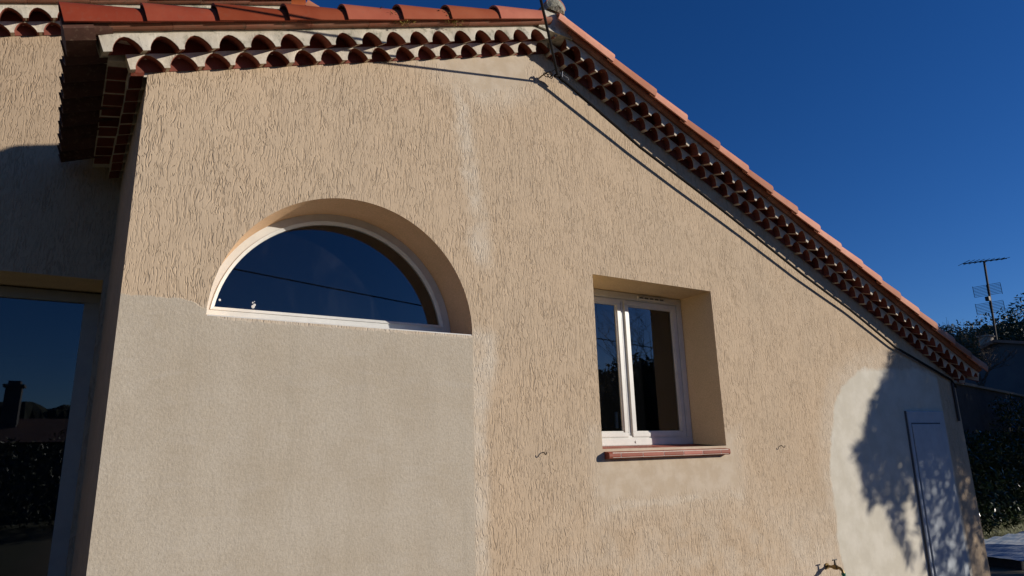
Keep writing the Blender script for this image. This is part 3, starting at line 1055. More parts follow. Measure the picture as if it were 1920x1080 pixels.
# dried plaster spots on the pane
def spot(pts, rads, x0, z0, name='plaster_spot'):
    mm = MB()
    for (a, b), r_ in zip(pts, rads):
        mm.add([(x0 + a + r_ * math.cos(t_), ARD + 0.0185, z0 + b + r_ * 1.1 * math.sin(t_)) for t_ in [6.283 * i / 10 for i in range(10)]] +
               [(x0 + a, ARD + 0.0165, z0 + b)], [(i, (i + 1) % 10, 10) for i in range(10)], True)
    mm.build(name, M['spot'], win)
spot([(0, 0), (0.008, 0.012), (-0.004, 0.026), (0.006, 0.034)], [0.011, 0.008, 0.005, 0.003], 0.735, ACZ + 0.150)
spot([(0, 0)], [0.007], 0.535, ACZ + 0.175)

# ---- casement window
win2 = empty('window', (3.93, WRD, 2.28))
win2.parent = house; win2.matrix_basis = Matrix.Translation(Vector((3.93, WRD, 2.28)) - house.location)
Y0 = WRD
def rect_frame(name, parent, x0, x1, z0, z1, wl_, wr_, wb, wt, y0, y1, mat, bevel=0.004):
    mm = MB()
    mm.box((x0, y0, z0), (x1, y1, z0 + wb)); mm.box((x0, y0, z1 - wt), (x1, y1, z1))
    mm.box((x0, y0 + .0007, z0 + wb), (x0 + wl_, y1, z1 - wt)); mm.box((x1 - wr_, y0 + .0007, z0 + wb), (x1, y1, z1 - wt))
    me_ = mm.mesh(name, mat)
    bm = bmesh.new(); bm.from_mesh(me_)
    bmesh.ops.bevel(bm, geom=[e for e in bm.edges if e.calc_face_angle(0) > 0.5], offset=bevel, segments=2, affect='EDGES')
    bm.to_mesh(me_); bm.free()
    return link_mesh(name, me_, parent)
rect_frame('frame', win2, 3.252, 4.622, 1.612, 2.966, 0.062, 0.062, 0.062, 0.062, Y0, Y0 + 0.07, M['pvc'])
rect_frame('frame_rebate', win2, 3.314, 4.560, 1.674, 2.904, 0.02, 0.02, 0.02, 0.02, Y0 + 0.012, Y0 + 0.07, M['pvc'], 0.002)
for (a, b) in ((3.325, 3.862), (3.905, 4.548)):
    sash = rect_frame('sash', win2, a, b, 1.682, 2.896, 0.046, 0.046, 0.040, 0.042, Y0 + 0.004, Y0 + 0.05, M['pvc'])
    rect_frame('glazing_bead', sash, a + .044, b - .044, 1.720, 2.856, 0.014, 0.014, 0.014, 0.014, Y0 + 0.013, Y0 + 0.04, M['pvc'], 0.003)
    mm = MB(); mm.add([(a + .05, Y0 + 0.026, 1.73), (b - .05, Y0 + 0.026, 1.73), (b - .05, Y0 + 0.026, 2.85), (a + .05, Y0 + 0.026, 2.85)], [(0, 1, 2, 3)])
    mm.build('pane', M['glass'], sash)
mm = MB(); mm.box((3.862, Y0 + 0.022, 1.682), (3.905, Y0 + 0.06, 2.896)); mm.build('mullion', M['pvc'], win2, bevel=0.003)
mm = MB(); mm.box((3.868, Y0 + 0.0195, 1.69), (3.876, Y0 + 0.0215, 2.89)); mm.build('gasket', M['pvc_grey'], win2)
# slotted trickle vent
vent = MB(); vent.box((4.06, Y0 - 0.016, 2.918), (4.40, Y0 - 0.001, 2.948)); vent = vent.build('trickle_vent', M['pvc'], win2, bevel=0.004)
for i in range(5):
    mm = MB(); mm.box((4.078 + i * 0.063, Y0 - 0.0175, 2.926), (4.078 + i * 0.063 + 0.048, Y0 - 0.0155, 2.940)); mm.build('slot', M['pvc_grey'], vent)
mm = MB(); mm.tube([(3.93, Y0 - 0.006, 1.642), (3.93, Y0 + 0.002, 1.642)], 0.011, 12); mm.build('drain_cap', M['pvc'], win2)
# handle inside and a curtain edge
mm = MB(); mm.box((3.775, Y0 + 0.06, 1.76), (3.80, Y0 + 0.085, 1.90)); mm.build('handle', M['pvc'], win2, bevel=0.006)
mm = MB()
cv = []
for i in range(14):
    x = 3.36 + i * 0.022
    for z, w in ((1.70, 1.0), (2.82, 0.55)):
        cv.append((3.36 + (x - 3.36) * w, Y0 + 0.16 + 0.018 * math.sin(i * 1.9), z))
mm.add(cv, [(2 * i, 2 * i + 2, 2 * i + 3, 2 * i + 1) for i in range(13)], True)
mm.build('curtain', M['curtain'], win2)

# tiled sill: sloping terracotta tiles with rounded nose
sill = MB()
sill.add([(WX0 - .02, 0.0, 1.528), (WX1 + .02, 0.0, 1.528), (WX1 + .02, 0.0, 1.5505), (WX1 + .02, WRD + .02, 1.601), (WX0 - .02, WRD + .02, 1.601), (WX0 - .02, 0.0, 1.5505)],
         [(5, 2, 3, 4)])
sill.box((3.300, -0.0578, 1.5235), (4.580, 0.0, 1.5625))
sill = sill.build('window_sill', M['joint'], house)
jx = [3.262, 3.381, 3.604, 3.827, 4.046, 4.266, 4.485, 4.604]
for a, b in zip(jx, jx[1:]):
    n = 5; a += 0.0035; b -= 0.0035
    lo_, hi_ = 1.516, 1.566
    rnd = 0.018
    prof = [(WRD - 0.001, 1.611), (WRD - .001, 1.590), (0.03, 1.536), (0.001, lo_)]
    prof += [(-0.048 + 0.010, lo_)] + [(-0.060 + rnd - rnd * math.cos(t_), lo_ + rnd - rnd * math.sin(t_)) for t_ in (1.2, 0.6, 0.0)]
    prof += [(-0.060 + rnd - rnd * math.cos(t_), hi_ - rnd + rnd * math.sin(t_)) for t_ in (0.3, 0.8, 1.3)] + [(-0.03, hi_ + 0.001)]
    k = len(prof)
    mm = MB()
    aa = max(a, WX0 + 0.003); bb = min(b, WX1 - 0.003)
    mm.add([(a if y_ < 0.005 else aa, y_, z_) for y_, z_ in prof] + [(b if y_ < 0.005 else bb, y_, z_) for y_, z_ in prof],
           [(i, (i + 1) % k, k + (i + 1) % k, k + i) for i in range(k)] + [tuple(range(k))[::-1], tuple(range(k, 2 * k))])
    me_ = mm.mesh('tile', M['tile_sill']); fix_normals(me_)
    link_mesh('tile', me_, sill)

# ---- small blue-grey door by the right corner
door = empty('door', (7.95, 0, 0))
door.parent = house; door.matrix_basis = Matrix.Translation(Vector((7.95, 0, 0)) - house.location)
mm = MB()
SH = Matrix(((1, 0, 0.028, -0.028 * DZ1), (0, 1, 0, 0), (0, 0, 1, 0), (0, 0, 0, 1)))
mm.box((DX0, -0.030, 0.1), (DX1, 0.01, DZ1), SH); mm.build('door_frame', M['door'], door, bevel=0.006)
mm = MB(); mm.box((DX0 + 0.045, -0.044, 0.12), (DX1 - 0.13, -0.0305, DZ1 - 0.145), SH); mm.build('door_leaf', M['door'], door, bevel=0.004)
mm = MB(); mm.box((DX0 + 0.045, -0.034, 0.11), (DX1 - 0.118, -0.0300, DZ1 - 0.130), SH); mm.build('joint_seal', M['pvc_grey'], door)
mm = MB(); mm.box((DX0 - 0.009, -0.018, 0.1), (DX0 - 0.001, 0.006, DZ1), SH); mm.build('edge_seal', M['pvc_grey'], door)

# ---- rear house (left, set back)
rear = empty('house', (-1.5, 1.7, 0))
tag(rear, 'taller set-back house at the left, mostly in shade, with a glazed door', 'house')
RY = 1.7
def rb_l(x): return 5.117 + SL * x
RAP = 1.12
def rb(x): return rb_l(x) if x <= RAP else rb_l(RAP) + SR * (x - RAP)
RX0, RX1 = -6.2, 3.3
GX0, GX1, GZ = -2.6, -0.125, 2.935
outer = [(RX0, 0), (GX0, 0), (GX0, GZ), (GX1, GZ), (GX1, 0), (RX1, 0), (RX1, rb(RX1) + .12), (RAP, rb(RAP) + .17), (RX0, rb(RX0) + .12)]
l3 = [Vector((x, z, 0)) for x, z in outer]
mm = MB(); mm.add([(p.x, RY, p.y) for p in l3], tessellate_polygon([l3]))
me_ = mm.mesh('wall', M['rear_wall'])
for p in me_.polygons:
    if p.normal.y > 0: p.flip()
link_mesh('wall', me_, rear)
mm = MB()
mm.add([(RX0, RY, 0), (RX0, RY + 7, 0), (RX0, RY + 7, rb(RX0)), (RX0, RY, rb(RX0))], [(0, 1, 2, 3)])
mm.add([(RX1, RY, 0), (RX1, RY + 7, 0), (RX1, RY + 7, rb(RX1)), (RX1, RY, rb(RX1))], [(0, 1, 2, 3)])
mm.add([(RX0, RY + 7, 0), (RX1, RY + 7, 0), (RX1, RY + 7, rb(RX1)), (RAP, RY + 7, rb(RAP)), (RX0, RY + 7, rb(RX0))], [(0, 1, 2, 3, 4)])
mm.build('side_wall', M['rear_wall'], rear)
GD = 0.45
mm = MB()
mm.add([(GX1, RY, 0), (GX1, RY + GD + .1, 0), (GX1, RY + GD + .1, GZ), (GX1, RY, GZ)], [(0, 1, 2, 3)])
mm.add([(GX0, RY, 0), (GX0, RY + GD + .1, 0), (GX0, RY + GD + .1, GZ), (GX0, RY, GZ)], [(0, 1, 2, 3)])
mm.add([(GX0, RY, GZ), (GX1, RY, GZ), (GX1, RY + GD + .1, GZ), (GX0, RY + GD + .1, GZ)], [(0, 1, 2, 3)])
mm.build('reveal', M['reveal'], rear)
gd = empty('glazed_door', (-1.36, RY + GD, 0)); gd.parent = rear
gd.matrix_basis = Matrix.Translation(Vector((-1.36, RY + GD, 0)) - rear.location)
rect_frame('frame', gd, GX0 + .002, GX1 - .002, 0.0, GZ - .014, 0.09, 0.115, 0.12, 0.082, RY + GD, RY + GD + .07, M['brown_frame'])
mm = MB(); mm.add([(GX0 + .08, RY + GD + .03, .1), (GX1 - .1, RY + GD + .03, .1), (GX1 - .1, RY + GD + .03, GZ - .09), (GX0 + .08, RY + GD + .03, GZ - .09)], [(0, 1, 2, 3)])
mm.build('pane', M['glass'], gd)
mm = MB()
x0, x1, y0, y1, z0, z1 = -4, 0.0, RY + .5, RY + 6, .02, 3.1
mm.add([(x0, y0, z0), (x1, y0, z0), (x1, y1, z0), (x0, y1, z0), (x0, y0, z1), (x1, y0, z1), (x1, y1, z1), (x0, y1, z1)],
       [(0, 1, 2, 3), (4, 5, 6, 7), (1, 2, 6, 5), (2, 3, 7, 6), (3, 0, 4, 7)])
mm.build('room_interior', M['dark'], rear)
# cornice of the rear house
def rO(x): return Vector((x, RY, rb_l(x)))
rcl = ((RAP, 0, 0), (1, 0, 0)); rcr = ((RAP, 0, 0), (-1, 0, 0))
XS = -2.6
Lq = (RAP + .3 - XS) / sl_.x
cornice_row(rear, rO(XS), sl_, hl_, YIN, Lq, 0.179, 0.10, mat=M['mortar'], clip=rcl, **ROW1)
cornice_row(rear, rO(XS), sl_, hl_, YIN, Lq, 0.179, 0.031, mat=M['mortar_old'], clip=rcl, **ROW2)
verge(rear, rO(0), sl_, hl_, -6.4 / sl_.x, (RAP - .05) / sl_.x)
channel_tiles(rear, rO(0), sl_, hl_, -2.7 / sl_.x, RAP / sl_.x)
x = -3.0
while x < RAP - 0.1:
    place_cover(rear, COVER, rO(0), sl_, hl_, x / sl_.x)
    x += 0.385
ORr = Vector((RAP, RY, rb(RAP)))
verge(rear, ORr, sr_, hr_, 0, 2.4)
for i in range(6):
    o = place_cover(rear, COVER_P, ORr, sr_, hr_, 0.42 + i * 0.37, mirror=True)
mm = MB()
zt = 0.24
mm.add([(RX0 - .3, RY - .1, rb_l(RX0 - .3) + zt), (RAP, RY - .1, rb(RAP) + zt), (RX1 + .3, RY - .1, rb(RX1 + .3) + zt),
        (RX0 - .3, RY + 7, rb_l(RX0 - .3) + zt), (RAP, RY + 7, rb(RAP) + zt), (RX1 + .3, RY + 7, rb(RX1 + .3) + zt)],
       [(0, 1, 4, 3), (1, 2, 5, 4)])
mm.build('roof', M['tile_old'], rear)

# ------------------------------------------------------------------ small things on the walls
def wall_hook(x, z, label):
    root = MB()
    pts = []
    # screw-in hook: shank out of the render, dips, then turns up
    c = [(0, 0.01, 0), (0, -0.030, 0.002), (0.001, -0.045, -0.010), (0.002, -0.056, -0.022), (0.004, -0.072, -0.024), (0.006, -0.084, -0.012), (0.006, -0.086, 0.006)]
    root.tube([(x + a * .55, b * .55, z + d * .6) for a, b, d in c], 0.0033, 7)
    o = root.build('wall_hook', M['iron'])
    tag(o, label, 'hook', 'iron hooks in the wall either side of the right window')
wall_hook(2.700, 1.578, 'small black iron hook in the beige wall left of the casement window')
wall_hook(5.352, 1.575, 'small black iron hook in the beige wall right of the casement window, towards the patch')

# garden tap
tap = empty('garden_tap', (5.78, 0, 0.46)); tag(tap, 'brass garden tap with green hose connector low on the beige wall', 'tap')
tx, tz = 5.80, 0.492
mm = MB()
mm.tube([(tx, 0.01, tz), (tx, -0.012, tz)], 0.026, 12)
mm.tube([(tx, 0.0, tz), (tx, -0.06, tz)], 0.012, 10)
mm.tube([(tx, -0.055, tz), (tx, -0.075, tz), (tx, -0.105, tz), (tx, -0.115, tz)], [0.013, 0.021, 0.021, 0.014], 12)
mm.tube([(tx, -0.11, tz), (tx, -0.135, tz - 0.004), (tx, -0.155, tz - 0.022), (tx, -0.160, tz - 0.045)], [0.013, 0.013, 0.012, 0.012], 10)
mm.build('tap_body', M['brass'], tap)
mm = MB()
mm.tube([(tx, -0.09, tz + 0.015), (tx, -0.09, tz + 0.062)], [0.010, 0.006], 8)
mm.tube([(tx - 0.032, -0.09, tz + 0.063), (tx + 0.032, -0.09, tz + 0.063)], 0.0055, 8)
mm.build('tap_handle', M['iron'], tap)
mm = MB()
mm.tube([(tx, -0.160, tz - 0.04), (tx, -0.160, tz - 0.062), (tx, -0.160, tz - 0.064), (tx, -0.160, tz - 0.095)], [0.018, 0.018, 0.010, 0.009], 12)
mm.build('hose_connector', M['green'], tap)

# dark strip added to stand in for a shadow near the right corner
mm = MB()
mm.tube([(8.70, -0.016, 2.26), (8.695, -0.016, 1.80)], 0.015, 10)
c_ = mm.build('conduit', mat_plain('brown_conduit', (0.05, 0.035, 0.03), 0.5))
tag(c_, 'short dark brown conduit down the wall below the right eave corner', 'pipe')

# overhead supply cable, its anchor and the run along the gable
AP = Vector((2.92, -0.10, 1.6 + 3.025))
mm = MB()
D = Vector((-0.92, -1.0, 0.05))
pts = []
for i in range(40):
    t_ = i * 0.5
    pts.append(AP + D * t_ + Vector((0, 0, -0.0 * t_)) + Vector((0, 0, 0.004 * t_ * t_)))
mm.tube(pts, 0.0105, 8)
o = mm.build('power_cable', M['cable'])
tag(o, 'black overhead cable coming down from above to the bracket under the gable peak', 'cable')
run = [(2.94, 0.10, 4.605), (3.04, 0.098, 4.565)]
src = [((3.857, 4.22), 0.078), ((4.503, 3.955), 0.080), ((5.28, 3.615), 0.066), ((5.996, 3.29), 0.058), ((6.753, 2.985), 0.046), ((7.511, 2.629), 0.034), ((8.662, 2.282), 0.022)]
for (x, z), o_ in src:
    k = (4 - o_) / 3.97
    run.append((x * k, o_, 1.6 + (z - 1.6) * k))
mm = MB()
pts = [Vector((x, -o_, z)) for x, o_, z in run] + [Vector((8.74, -0.03, 2.20))]
fine = []
for a, b in zip(pts, pts[1:]):
    for j in range(6): fine.append(a.lerp(b, j / 6) + Vector((0, 0, 0.0012 * math.sin(len(fine) * 0.7))))
fine.append(pts[-1])
mm.tube(fine, 0.0125, 8)
o = mm.build('power_cable', M['cable'])
tag(o, 'black cable running along the wall under the right-hand tile cornice', 'cable')
anc = empty('cable_bracket', AP); tag(anc, 'galvanised cable bracket with ring and wire ends below the gable peak', 'bracket')
mm = MB()
hk = Vector((2.80, 0.01, 4.615))
mm.tube([hk, hk + Vector((0.0, -0.05, 0)), hk + Vector((0.02, -0.085, 0.012)), hk + Vector((0.05, -0.10, 0.03)), hk + Vector((0.075, -0.095, 0.012)), hk + Vector((0.06, -0.09, -0.012))], 0.006, 8)
mm.build('eye_bolt', M['brass'], anc)
mm = MB()
for k_ in range(2):
    c = hk + Vector((0.02 + 0.045 * k_, -0.08, 0.0)); rr_ = 0.022
    mm.tube([c + Vector((rr_ * math.cos(t_), 0.3 * rr_ * math.sin(t_), rr_ * math.sin(t_))) for t_ in [6.2832 * i / 14 for i in range(15)]], 0.004, 6, cap=False)
mm.build('ring', M['iron'], anc)
mm = MB()
mm.tube([AP + Vector((-0.03, 0.0, -0.015)), AP, AP + Vector((0.035, 0.01, -0.005)), AP + Vector((0.07, 0.02, -0.03))], [0.012, 0.020, 0.018, 0.011], 8)
mm.build('clamp', M['cable'], anc)
mm = MB()
mm.tube([AP + Vector((0.01, -0.01, 0.02)), AP + Vector((0.05, -0.02, 0.0)), AP + Vector((0.09, -0.02, -0.012)), AP + Vector((0.095, -0.02, -0.03))], 0.0045, 6)
mm.tube([AP + Vector((0.035, -0.02, 0.035)), AP + Vector((0.03, -0.02, -0.02))], 0.004, 6)
mm.build('wire_end', M['steel'], anc)
mm = MB()
for s_ in ((-0.04, 0.03), (0.02, 0.045), (-0.015, 0.05)):
    mm.tube([AP, AP + Vector((s_[0], -0.02, s_[1])), AP + Vector((s_[0] * 1.6, -0.01, s_[1] * 0.4))], 0.004, 6)
mm.build('wire_end', M['cable'], anc)

# wire hanging on the rear wall beside the eave
mm = MB()
hx = -0.0945 * 5.66 + 0.045
mm.tube([(hx + .02, RY - .03, 1.6 + 0.500 * 5.66), (hx, RY - .04, 1.6 + 0.47 * 5.66), (hx + 0.012, RY - .04, 1.6 + 0.44 * 5.66), (hx + .03, RY - .03, 1.6 + 0.417 * 5.66), (hx + .05, RY - .02, 1.6 + .412 * 5.66)], 0.0045, 6)
o = mm.build('hanging_wire', M['bark']); tag(o, 'thin wire hanging on the set-back wall beside the left eave tiles', 'wire')

# moss tufts on the verge
def moss(x, label):
    c = at_rake(x) + hl_ * 0.178 - YIN * 0.262
    pts = np.array(c)[None, :] + rng.normal(size=(260, 3)) * np.array([0.045, 0.012, 0.016])
    me_ = leaf_mesh('moss_tuft', pts, 0.011, M['moss'], 0.6)
    o_ = link_mesh('moss_tuft', me_); tag(o_, label, 'moss', 'moss tufts on the verge tiles')
moss(1.52, 'yellow-green moss tuft between verge tiles, farther from the gable peak')
moss(1.90, 'yellow-green moss tuft between verge tiles, nearer the gable peak')

# ------------------------------------------------------------------ right: neighbour's house and garden
nb = empty('house', (26, 4, 0)); tag(nb, 'dark neighbouring house with low gable and chimney beyond the right corner', 'house')
nx0, nx1, ny0, ny1, nyr = 24.0, 32.0, 1.0, 11.0, 5.45
nz = lambda y: 4.52 - 0.40 * (y - nyr) if y > nyr else 4.52 - 0.22 * (nyr - y)
mm = MB()
for X in (nx0, nx1):
    mm.add([(X, ny0, 0), (X, ny1, 0), (X, ny1, nz(ny1)), (X, nyr, nz(nyr)), (X, ny0, nz(ny0))], [(0, 1, 2, 3, 4)])
mm.add([(nx0, ny0, 0), (nx1, ny0, 0), (nx1, ny0, nz(ny0)), (nx0, ny0, nz(ny0))], [(0, 1, 2, 3)])
mm.add([(nx0, ny1, 0), (nx1, ny1, 0), (nx1, ny1, nz(ny1)), (nx0, ny1, nz(ny1))], [(0, 1, 2, 3)])
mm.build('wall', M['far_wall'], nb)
mm = MB()
for ya, yb_ in ((ny0 - .3, nyr), (nyr, ny1 + .3)):
    za, zb_ = nz(ya) + .002, nz(yb_) + .002
    mm.add([(nx0 - .25, ya, za), (nx1 + .2, ya, za), (nx1 + .2, yb_, zb_), (nx0 - .25, yb_, zb_), (nx0 - .25, ya, za + .09), (nx1 + .2, ya, za + .09), (nx1 + .2, yb_, zb_ + .09), (nx0 - .25, yb_, zb_ + .09)],
           [(0, 3, 2, 1), (4, 5, 6, 7), (0, 1, 5, 4), (1, 2, 6, 5), (2, 3, 7, 6), (3, 0, 4, 7)])
roof_n = mm.build('roof', M['far_roof'], nb)
mm = MB(); mm.box((26.9, 6.85, 3.6), (27.3, 7.18, 5.15)); mm.box((26.86, 6.81, 5.15), (27.34, 7.22, 5.21)); mm.build('chimney', M['coping'], roof_n)

# aerial on a mast
an = empty('tv_aerial', (30, 7.9, 0)); tag(an, 'tall television aerial mast with two grid panels against the sky', 'aerial')
A0 = Vector((30, 7.92, 3.2)); A1 = Vector((30, 7.70, 8.62))
mm = MB(); mm.tube([A0, A1], 0.045, 8); mm.build('mast', M['iron'], an)
view = Vector((30, 11.8, 0)).normalized(); side = Vector((view.y, -view.x, 0))
bd = (side * 0.93 + view * 0.35 + Vector((0, 0, 0.02))).normalized()
mm = MB()
mm.tube([A1 - bd * 0.75 + Vector((0, 0, -.03)), A1 + bd * 0.80], 0.022, 6)
mm.build('boom', M['iron'], an)
cross = Vector((0, 0, 1)).cross(bd).normalized()
for i in range(9):
    c = A1 + bd * (-0.72 + i * 0.185); L_ = 0.62 - 0.03 * i
    mm = MB(); mm.tube([c - cross * L_ + Vector((0, 0, -.05)), c + cross * L_ + Vector((0, 0, .05))], 0.011, 5); mm.build('rod', M['iron'], an)
for zc in (7.38, 6.66):
    c = A0.lerp(A1, (zc - A0.z) / (A1.z - A0.z)) + Vector((-0.12, 0, 0))
    mm = MB()
    gs = (side * 0.97 + Vector((0, 0, -0.02))).normalized()
    for i in range(8):
        q = c + Vector((0, 0, -0.21 + i * 0.06))
        mm.tube([q - gs * 0.47 + Vector((0, 0, -.03)), q + gs * 0.47 + Vector((0, 0, .04))], 0.0085, 4)
    for e_ in (-0.46, 0.46, 0.0):
        mm.tube([c + gs * e_ + Vector((0, 0, -.22)), c + gs * e_ + Vector((0, 0, .22))], 0.010, 4)
    mm.build('grid_panel', M['iron'], an)
mm = MB(); mm.box((29.8, 7.72, 6.95), (29.95, 7.86, 7.12)); mm.build('junction_box', M['iron'], an)

# garden wall with pale coping
gw = empty('garden_wall', (17, 3.1, 0)); tag(gw, 'dark garden wall with thin pale coping running right from the eave corner', 'wall')
gp0, gp1 = Vector((9.6, 1.45, 0)), Vector((26, 5.1, 0))
dr = (gp1 - gp0).normalized(); nr = Vector((-dr.y, dr.x, 0))
def slab(p0, p1, w, z0, z1):
    mm_ = MB()
    q = [p0 - nr * w, p1 - nr * w, p1 + nr * w, p0 + nr * w]
    mm_.add([(p.x, p.y, z0) for p in q] + [(p.x, p.y, z1) for p in q], [(0, 3, 2, 1), (4, 5, 6, 7), (0, 1, 5, 4), (1, 2, 6, 5), (2, 3, 7, 6), (3, 0, 4, 7)])
    return mm_
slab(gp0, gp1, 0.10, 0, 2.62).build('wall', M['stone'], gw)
L_ = (gp1 - gp0).length
i = 0.0
while i < L_ - 0.1:
    e_ = min(i + 0.99, L_)
    slab(gp0 + dr * i, gp0 + dr * e_, 0.14, 2.622, 2.665 + random.uniform(0, .008)).build('coping_stone', M['coping'], gw); i += 1.0

# hedge in front of that wall
hb = [(x, 2.2 + (x - 14.5) * 0.22 + rng.uniform(-.2, .2), z, 0.42) for x in np.arange(12.5, 22, 0.32) for z in (0.35, 0.9, 1.4)]
hb += [(x, 2.0 + (x - 14.5) * 0.22, 1.9 + rng.uniform(-.1, .3), 0.36) for x in np.arange(15.5, 22, 0.4)]
o = link_mesh('hedge', leaf_mesh('hedge', blob_points(hb, 26000), 0.05, M['leaf_shiny'], 0.6))
tag(o, 'black-green glossy hedge in deep shade beside the right wall corner', 'hedge')

# grass strip (nobody could count the blades)
npt = 9000
px = rng.uniform(10.2, 18, npt); py = 1.15 + (px - 10) * 0.2 + rng.uniform(-0.2, 1.2, npt) - 0.3
h_ = rng.uniform(0.04, 0.12, npt)
v = np.stack([np.stack([px - .008, py, px * 0], 1), np.stack([px + .008, py, px * 0], 1), np.stack([px + rng.normal(0, .03, npt), py + rng.normal(0, .03, npt), h_], 1)], 1).reshape(-1, 3)
me_ = bpy.data.meshes.new('grass')
me_.from_pydata(v.tolist(), [], [(3 * i, 3 * i + 1, 3 * i + 2) for i in range(npt)])
me_.materials.append(mat_leaf('grass_blades', (0.06, 0.075, 0.015), (0.14, 0.14, 0.04), 0.7))
tag(link_mesh('grass', me_), kind='stuff')

# pale blue sheet on a low slab at the lower right
sh = empty('covered_platform', (11.2, 0.6, 0)); tag(sh, 'low platform covered by a pale blue-white sheet at the lower right edge', 'platform')
mm = MB(); mm.box((9.85, 0.12, 0.0), (13.6, 1.18, 0.10)); mm.build('platform_base', M['stone'], sh)
mm = MB()
nxg, nyg = 60, 18
vs_ = [(9.8 + 3.85 * i / nxg, 0.07 + 1.16 * j / nyg, 0.112 + 0.010 * math.sin(i * 0.9 + j * 0.25) + random.uniform(0, .006)) for i in range(nxg + 1) for j in range(nyg + 1)]
mm.add(vs_, [(i * (nyg + 1) + j, (i + 1) * (nyg + 1) + j, (i + 1) * (nyg + 1) + j + 1, i * (nyg + 1) + j + 1) for i in range(nxg) for j in range(nyg)], True)
t = NT('pale_blue_sheet', 0.6)
P = t.pos(); nn = t.noise(t.scale(P, (1, 9, 1)), 3, 5, 0.6)
mm.build('sheet', t.done(t.mix(t.ss(nn, .4, .62), (0.30, 0.40, 0.52), (0.66, 0.68, 0.68))), sh)

# trees in view beyond the house
tree('olive_tree', 17.6, 4.05, 4.35, 0.95, 5200, 0.055, M['leaf_olive'], 'round grey-green tree behind the right end of the roof', blobs=16, trunk=0.07)
def bare_tree(x, y, h0, h1, label, spread=0.9, seed=3, group=None):
    rs = random.Random(seed)
    mm_ = MB()
    def grow(p, d, L, r_, lev):
        q = p + d * L
        mid = p + d * L * .5 + Vector((rs.uniform(-1, 1), rs.uniform(-1, 1), rs.uniform(-.3, .3))) * L * .08
        mm_.tube([p, mid, q], [r_, r_ * .8, r_ * .6], 4, cap=False)
        if lev == 0: return
        for _ in range(rs.choice((2, 3, 3))):
            nd = (d + Vector((rs.uniform(-1, 1), rs.uniform(-1, 1), rs.uniform(-.35, .8))) * spread).normalized()
            grow(q if rs.random() < .6 else p.lerp(q, .7), nd, L * rs.uniform(.62, .85), r_ * .62, lev - 1)
    grow(Vector((x, y, 0)), Vector((0, 0, 1)), h0, 0.07, 0)
    for _ in range(4):
        nd = Vector((rs.uniform(-.6, .6), rs.uniform(-.6, .6), 1)).normalized()
        grow(Vector((x, y, h0 * rs.uniform(.85, 1))), nd, (h1 - h0) * .36, 0.03, 4)
    o_ = mm_.build('bare_tree', M['bark']); tag(o_, label, 'tree', group)
bare_tree(21.0, 5.55, 3.3, 5.05, 'leafless tree with fine twigs against the sky, left of the round green tree', seed=5)
bare_tree(21.5, 5.1, 3.4, 4.75, 'sparse leafless treetop poking above the round green tree', seed=9)
# wooded rise behind the neighbour (reads as one dark mass)
wb = []
for az in np.arange(64, 84, 0.45):
    e = np.interp(az, [64, 65.3, 66.3, 67.3, 68.3, 69.0, 70.2, 71.5, 74, 84], [7.0, 7.4, 7.75, 7.9, 8.0, 8.15, 8.9, 9.3, 9.6, 9.8])
    d_ = 44 + rng.uniform(-3, 3); rr_ = rng.uniform(1.1, 1.9)
    top = 1.6 + 44 * math.tan(R(e)) - rr_ * 0.72
    x_, y_ = d_ * math.sin(R(az)), -4 + d_ * math.cos(R(az))
    wb.append((x_, y_, top, rr_))
    for zz_ in (top - 1.6, top - 3.2, top - 5): wb.append((x_ + rng.uniform(-1, 1), y_ + rng.uniform(-1, 1), zz_, 1.8))
tag(link_mesh('wood', leaf_mesh('wood', blob_points(wb, 90000), 0.11, M['leaf_dark'], 0.7)), kind='stuff')

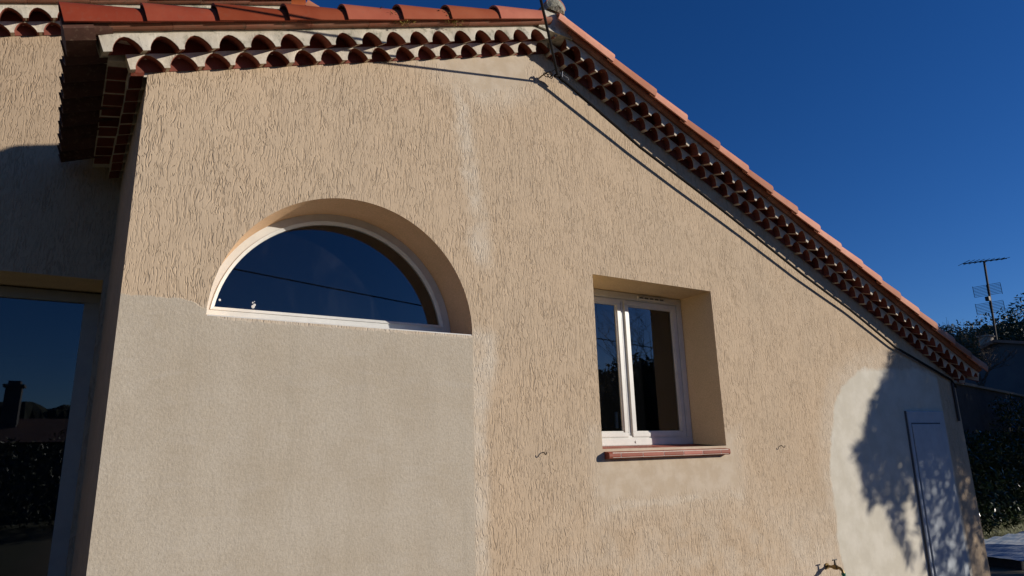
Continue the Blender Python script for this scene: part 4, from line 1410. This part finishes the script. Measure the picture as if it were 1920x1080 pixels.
# ------------------------------------------------------------------ tree whose shade falls on the right end of the wall
def shade_tree():
    root = empty('evergreen_tree', (14.0, -4.3, 0))
    tag(root, 'drooping evergreen tree outside the right edge that throws its shade on the small door', 'tree')
    n = 34000
    # crown: lopsided, dense above, hanging sprays below. u = across the sun's way, w = height
    u = rng.uniform(6.2, 12.2, n * 4); w = rng.uniform(-0.9, 3.9, n * 4)
    left = np.interp(w, [-0.9, 0.0, 0.35, 0.62, 0.75, 0.95, 1.25, 1.8, 2.5, 2.9, 3.9], [7.35, 7.1, 6.95, 6.62, 6.52, 6.47, 6.46, 6.92, 7.62, 8.0, 9.6])
    edge = u - left + rng.normal(0, 0.05, n * 4)
    # hanging sprays: gaps in the lower left
    gap = 0.5 + 0.5 * np.sin(u * 9.0 + np.sin(w * 3.0) * 1.5)
    low = w < 0.72 - 0.10 * np.sin(u * 11)
    cut = low & (u < 7.35) & ~((gap > 0.72) & (w > 0.40 + 0.25 * np.sin(u * 5)))
    dens = np.interp(w, [-0.9, 0.2, 0.9, 1.4, 3.9], [0.16, 0.24, 0.42, 1.0, 1.0])
    keep = (edge > 0) & ~cut & (rng.uniform(0, 1, n * 4) < dens) & ((u - 9.3) ** 2 / 9.0 + (w - 1.2) ** 2 / 6.6 < 1.0)
    u, w = u[keep][:n], w[keep][:n]
    mid = 4.3
    half = 1.5 * np.sqrt(np.clip(1 - ((u - 9.3) / 3.3) ** 2, 0.05, 1))
    t_ = mid + rng.uniform(-1, 1, len(u)) * half
    pts = np.stack([u + 1.38 * t_, -t_, w + 0.52 * t_], 1)
    # pull leaves towards twigs for clumping
    cl_ = pts[rng.integers(0, len(pts), 1500)]
    idx = rng.integers(0, 1500, len(pts))
    # nearest of a few random clump centres
    best = None
    for _ in range(10):
        j = rng.integers(0, 1500, len(pts)); dd = np.linalg.norm(cl_[j] - pts, axis=1)
        if best is None: best, bd_ = j, dd
        else:
            m_ = dd < bd_; best = np.where(m_, j, best); bd_ = np.where(m_, dd, bd_)
    f = np.where(bd_ < 0.5, 0.45, 0.0)[:, None]
    pts = pts * (1 - f) + cl_[best] * f
    pts = pts[pts[:, 2] > 0.4]
    link_mesh('crown', leaf_mesh('crown', pts, 0.085, M['leaf_dark'], 0.42, droop=1.2), root)
    mm_ = MB()
    tg = [pts[i] for i in rng.integers(0, len(pts), 26)]
    limbs(mm_, (15.2, -4.3, -0.1), (15.0, -4.3, 4.4), 0.17, tg)
    mm_.build('trunk', M['bark'], root)
shade_tree()
# taller unseen trees further right, added to keep the garden corner in shade
for i, (x, y, h_, r_) in enumerate([(19.5, -3.6, 7.2, 3.1), (24.0, -4.6, 8.2, 3.3), (29.0, -4.2, 9.0, 3.6), (34.5, -4.5, 9.5, 3.8), (40, -3, 10, 4)]):
    tree('evergreen_tree', x, y, h_, r_, 9000, 0.20, M['leaf_dark'], ['nearest of the tall dark evergreens shading the garden on the right', 'second tall dark evergreen from the house corner', 'middle one of the tall dark garden evergreens', 'second farthest tall dark garden evergreen', 'farthest and tallest dark garden evergreen'][i], 'evergreens shading the garden', trunk=0.22)

# ------------------------------------------------------------------ what the panes mirror: garden behind the viewer
for i, (az, dist, top, rad) in enumerate([(37, 25, 8.3, 3.0), (41, 24, 8.5, 3.0), (45, 26, 8.2, 3.2), (49.5, 27, 8.3, 3.2)]):
    x = dist * math.sin(R(az)); y = 4.7 - dist * math.cos(R(az))
    tree('leafy_tree', x, y, 1.6 + dist * math.tan(R(top)), rad * 0.8, 5000, 0.15, M['leaf_dark'], ['leftmost dark broad tree mirrored in the casement window', 'dark broad tree mirrored beside the mullion', 'dark broad tree mirrored right of the mullion', 'rightmost dark broad tree mirrored in the casement window'][i], 'trees behind the viewer', trunk=0.15)
bare_tree(20.6, -16.6, 3.2, 8.6, 'leafless tree behind the viewer, mirrored in the casement window', seed=21)
bh = empty('house', (-2.6, -17.5, 0)); tag(bh, 'low house with one chimney behind the viewer, mirrored in the glazed door', 'house')
mm = MB(); mm.box((-7.5, -22, 0), (1.0, -16.6, 2.2)); mm.build('wall', M['far_wall'], bh)
mm = MB()
mm.add([(-7.9, -16.3, 2.2), (1.4, -16.3, 2.2), (1.4, -19.3, 3.05), (-7.9, -19.3, 3.05), (1.4, -22.3, 2.2), (-7.9, -22.3, 2.2)], [(0, 1, 2, 3), (3, 2, 4, 5), (0, 5, 4, 1), (1, 4, 2), (0, 3, 5)])
rf = mm.build('roof', M['far_roof'], bh)
mm = MB(); mm.box((-2.85, -18.6, 2.6), (-2.42, -18.1, 4.0)); mm.box((-2.92, -18.67, 4.0), (-2.35, -18.03, 4.08)); mm.box((-2.80, -18.55, 4.08), (-2.47, -18.15, 4.20)); mm.build('chimney', M['far_wall'], rf)
hb = [(x, -13.0 + rng.uniform(-.3, .3), z, 0.6) for x in np.arange(-8, 4, 0.45) for z in (0.4, 1.1, 1.7 + rng.uniform(-.1, .35))]
tag(link_mesh('hedge', leaf_mesh('hedge', blob_points(hb, 16000), 0.07, M['leaf_dark'], 0.6)), 'long clipped hedge behind the viewer, mirrored low in the glazed door', 'hedge')
# street wire mirrored in the arched window
mm = MB()
w0, w1 = Vector((2.7 - 26.4, -15.3, 7.0 + 2.56)), Vector((2.7 + 26.4, -15.3, 7.0 - 2.56))
mm.tube([w0.lerp(w1, i / 20) + Vector((0, 0, -0.6 * (1 - (2 * i / 20 - 1) ** 2) + 0.6)) for i in range(21)], 0.022, 6)
tag(mm.build('street_wire', M['cable']), 'long street wire behind the viewer, mirrored as a thin dark line in the arched window', 'wire')
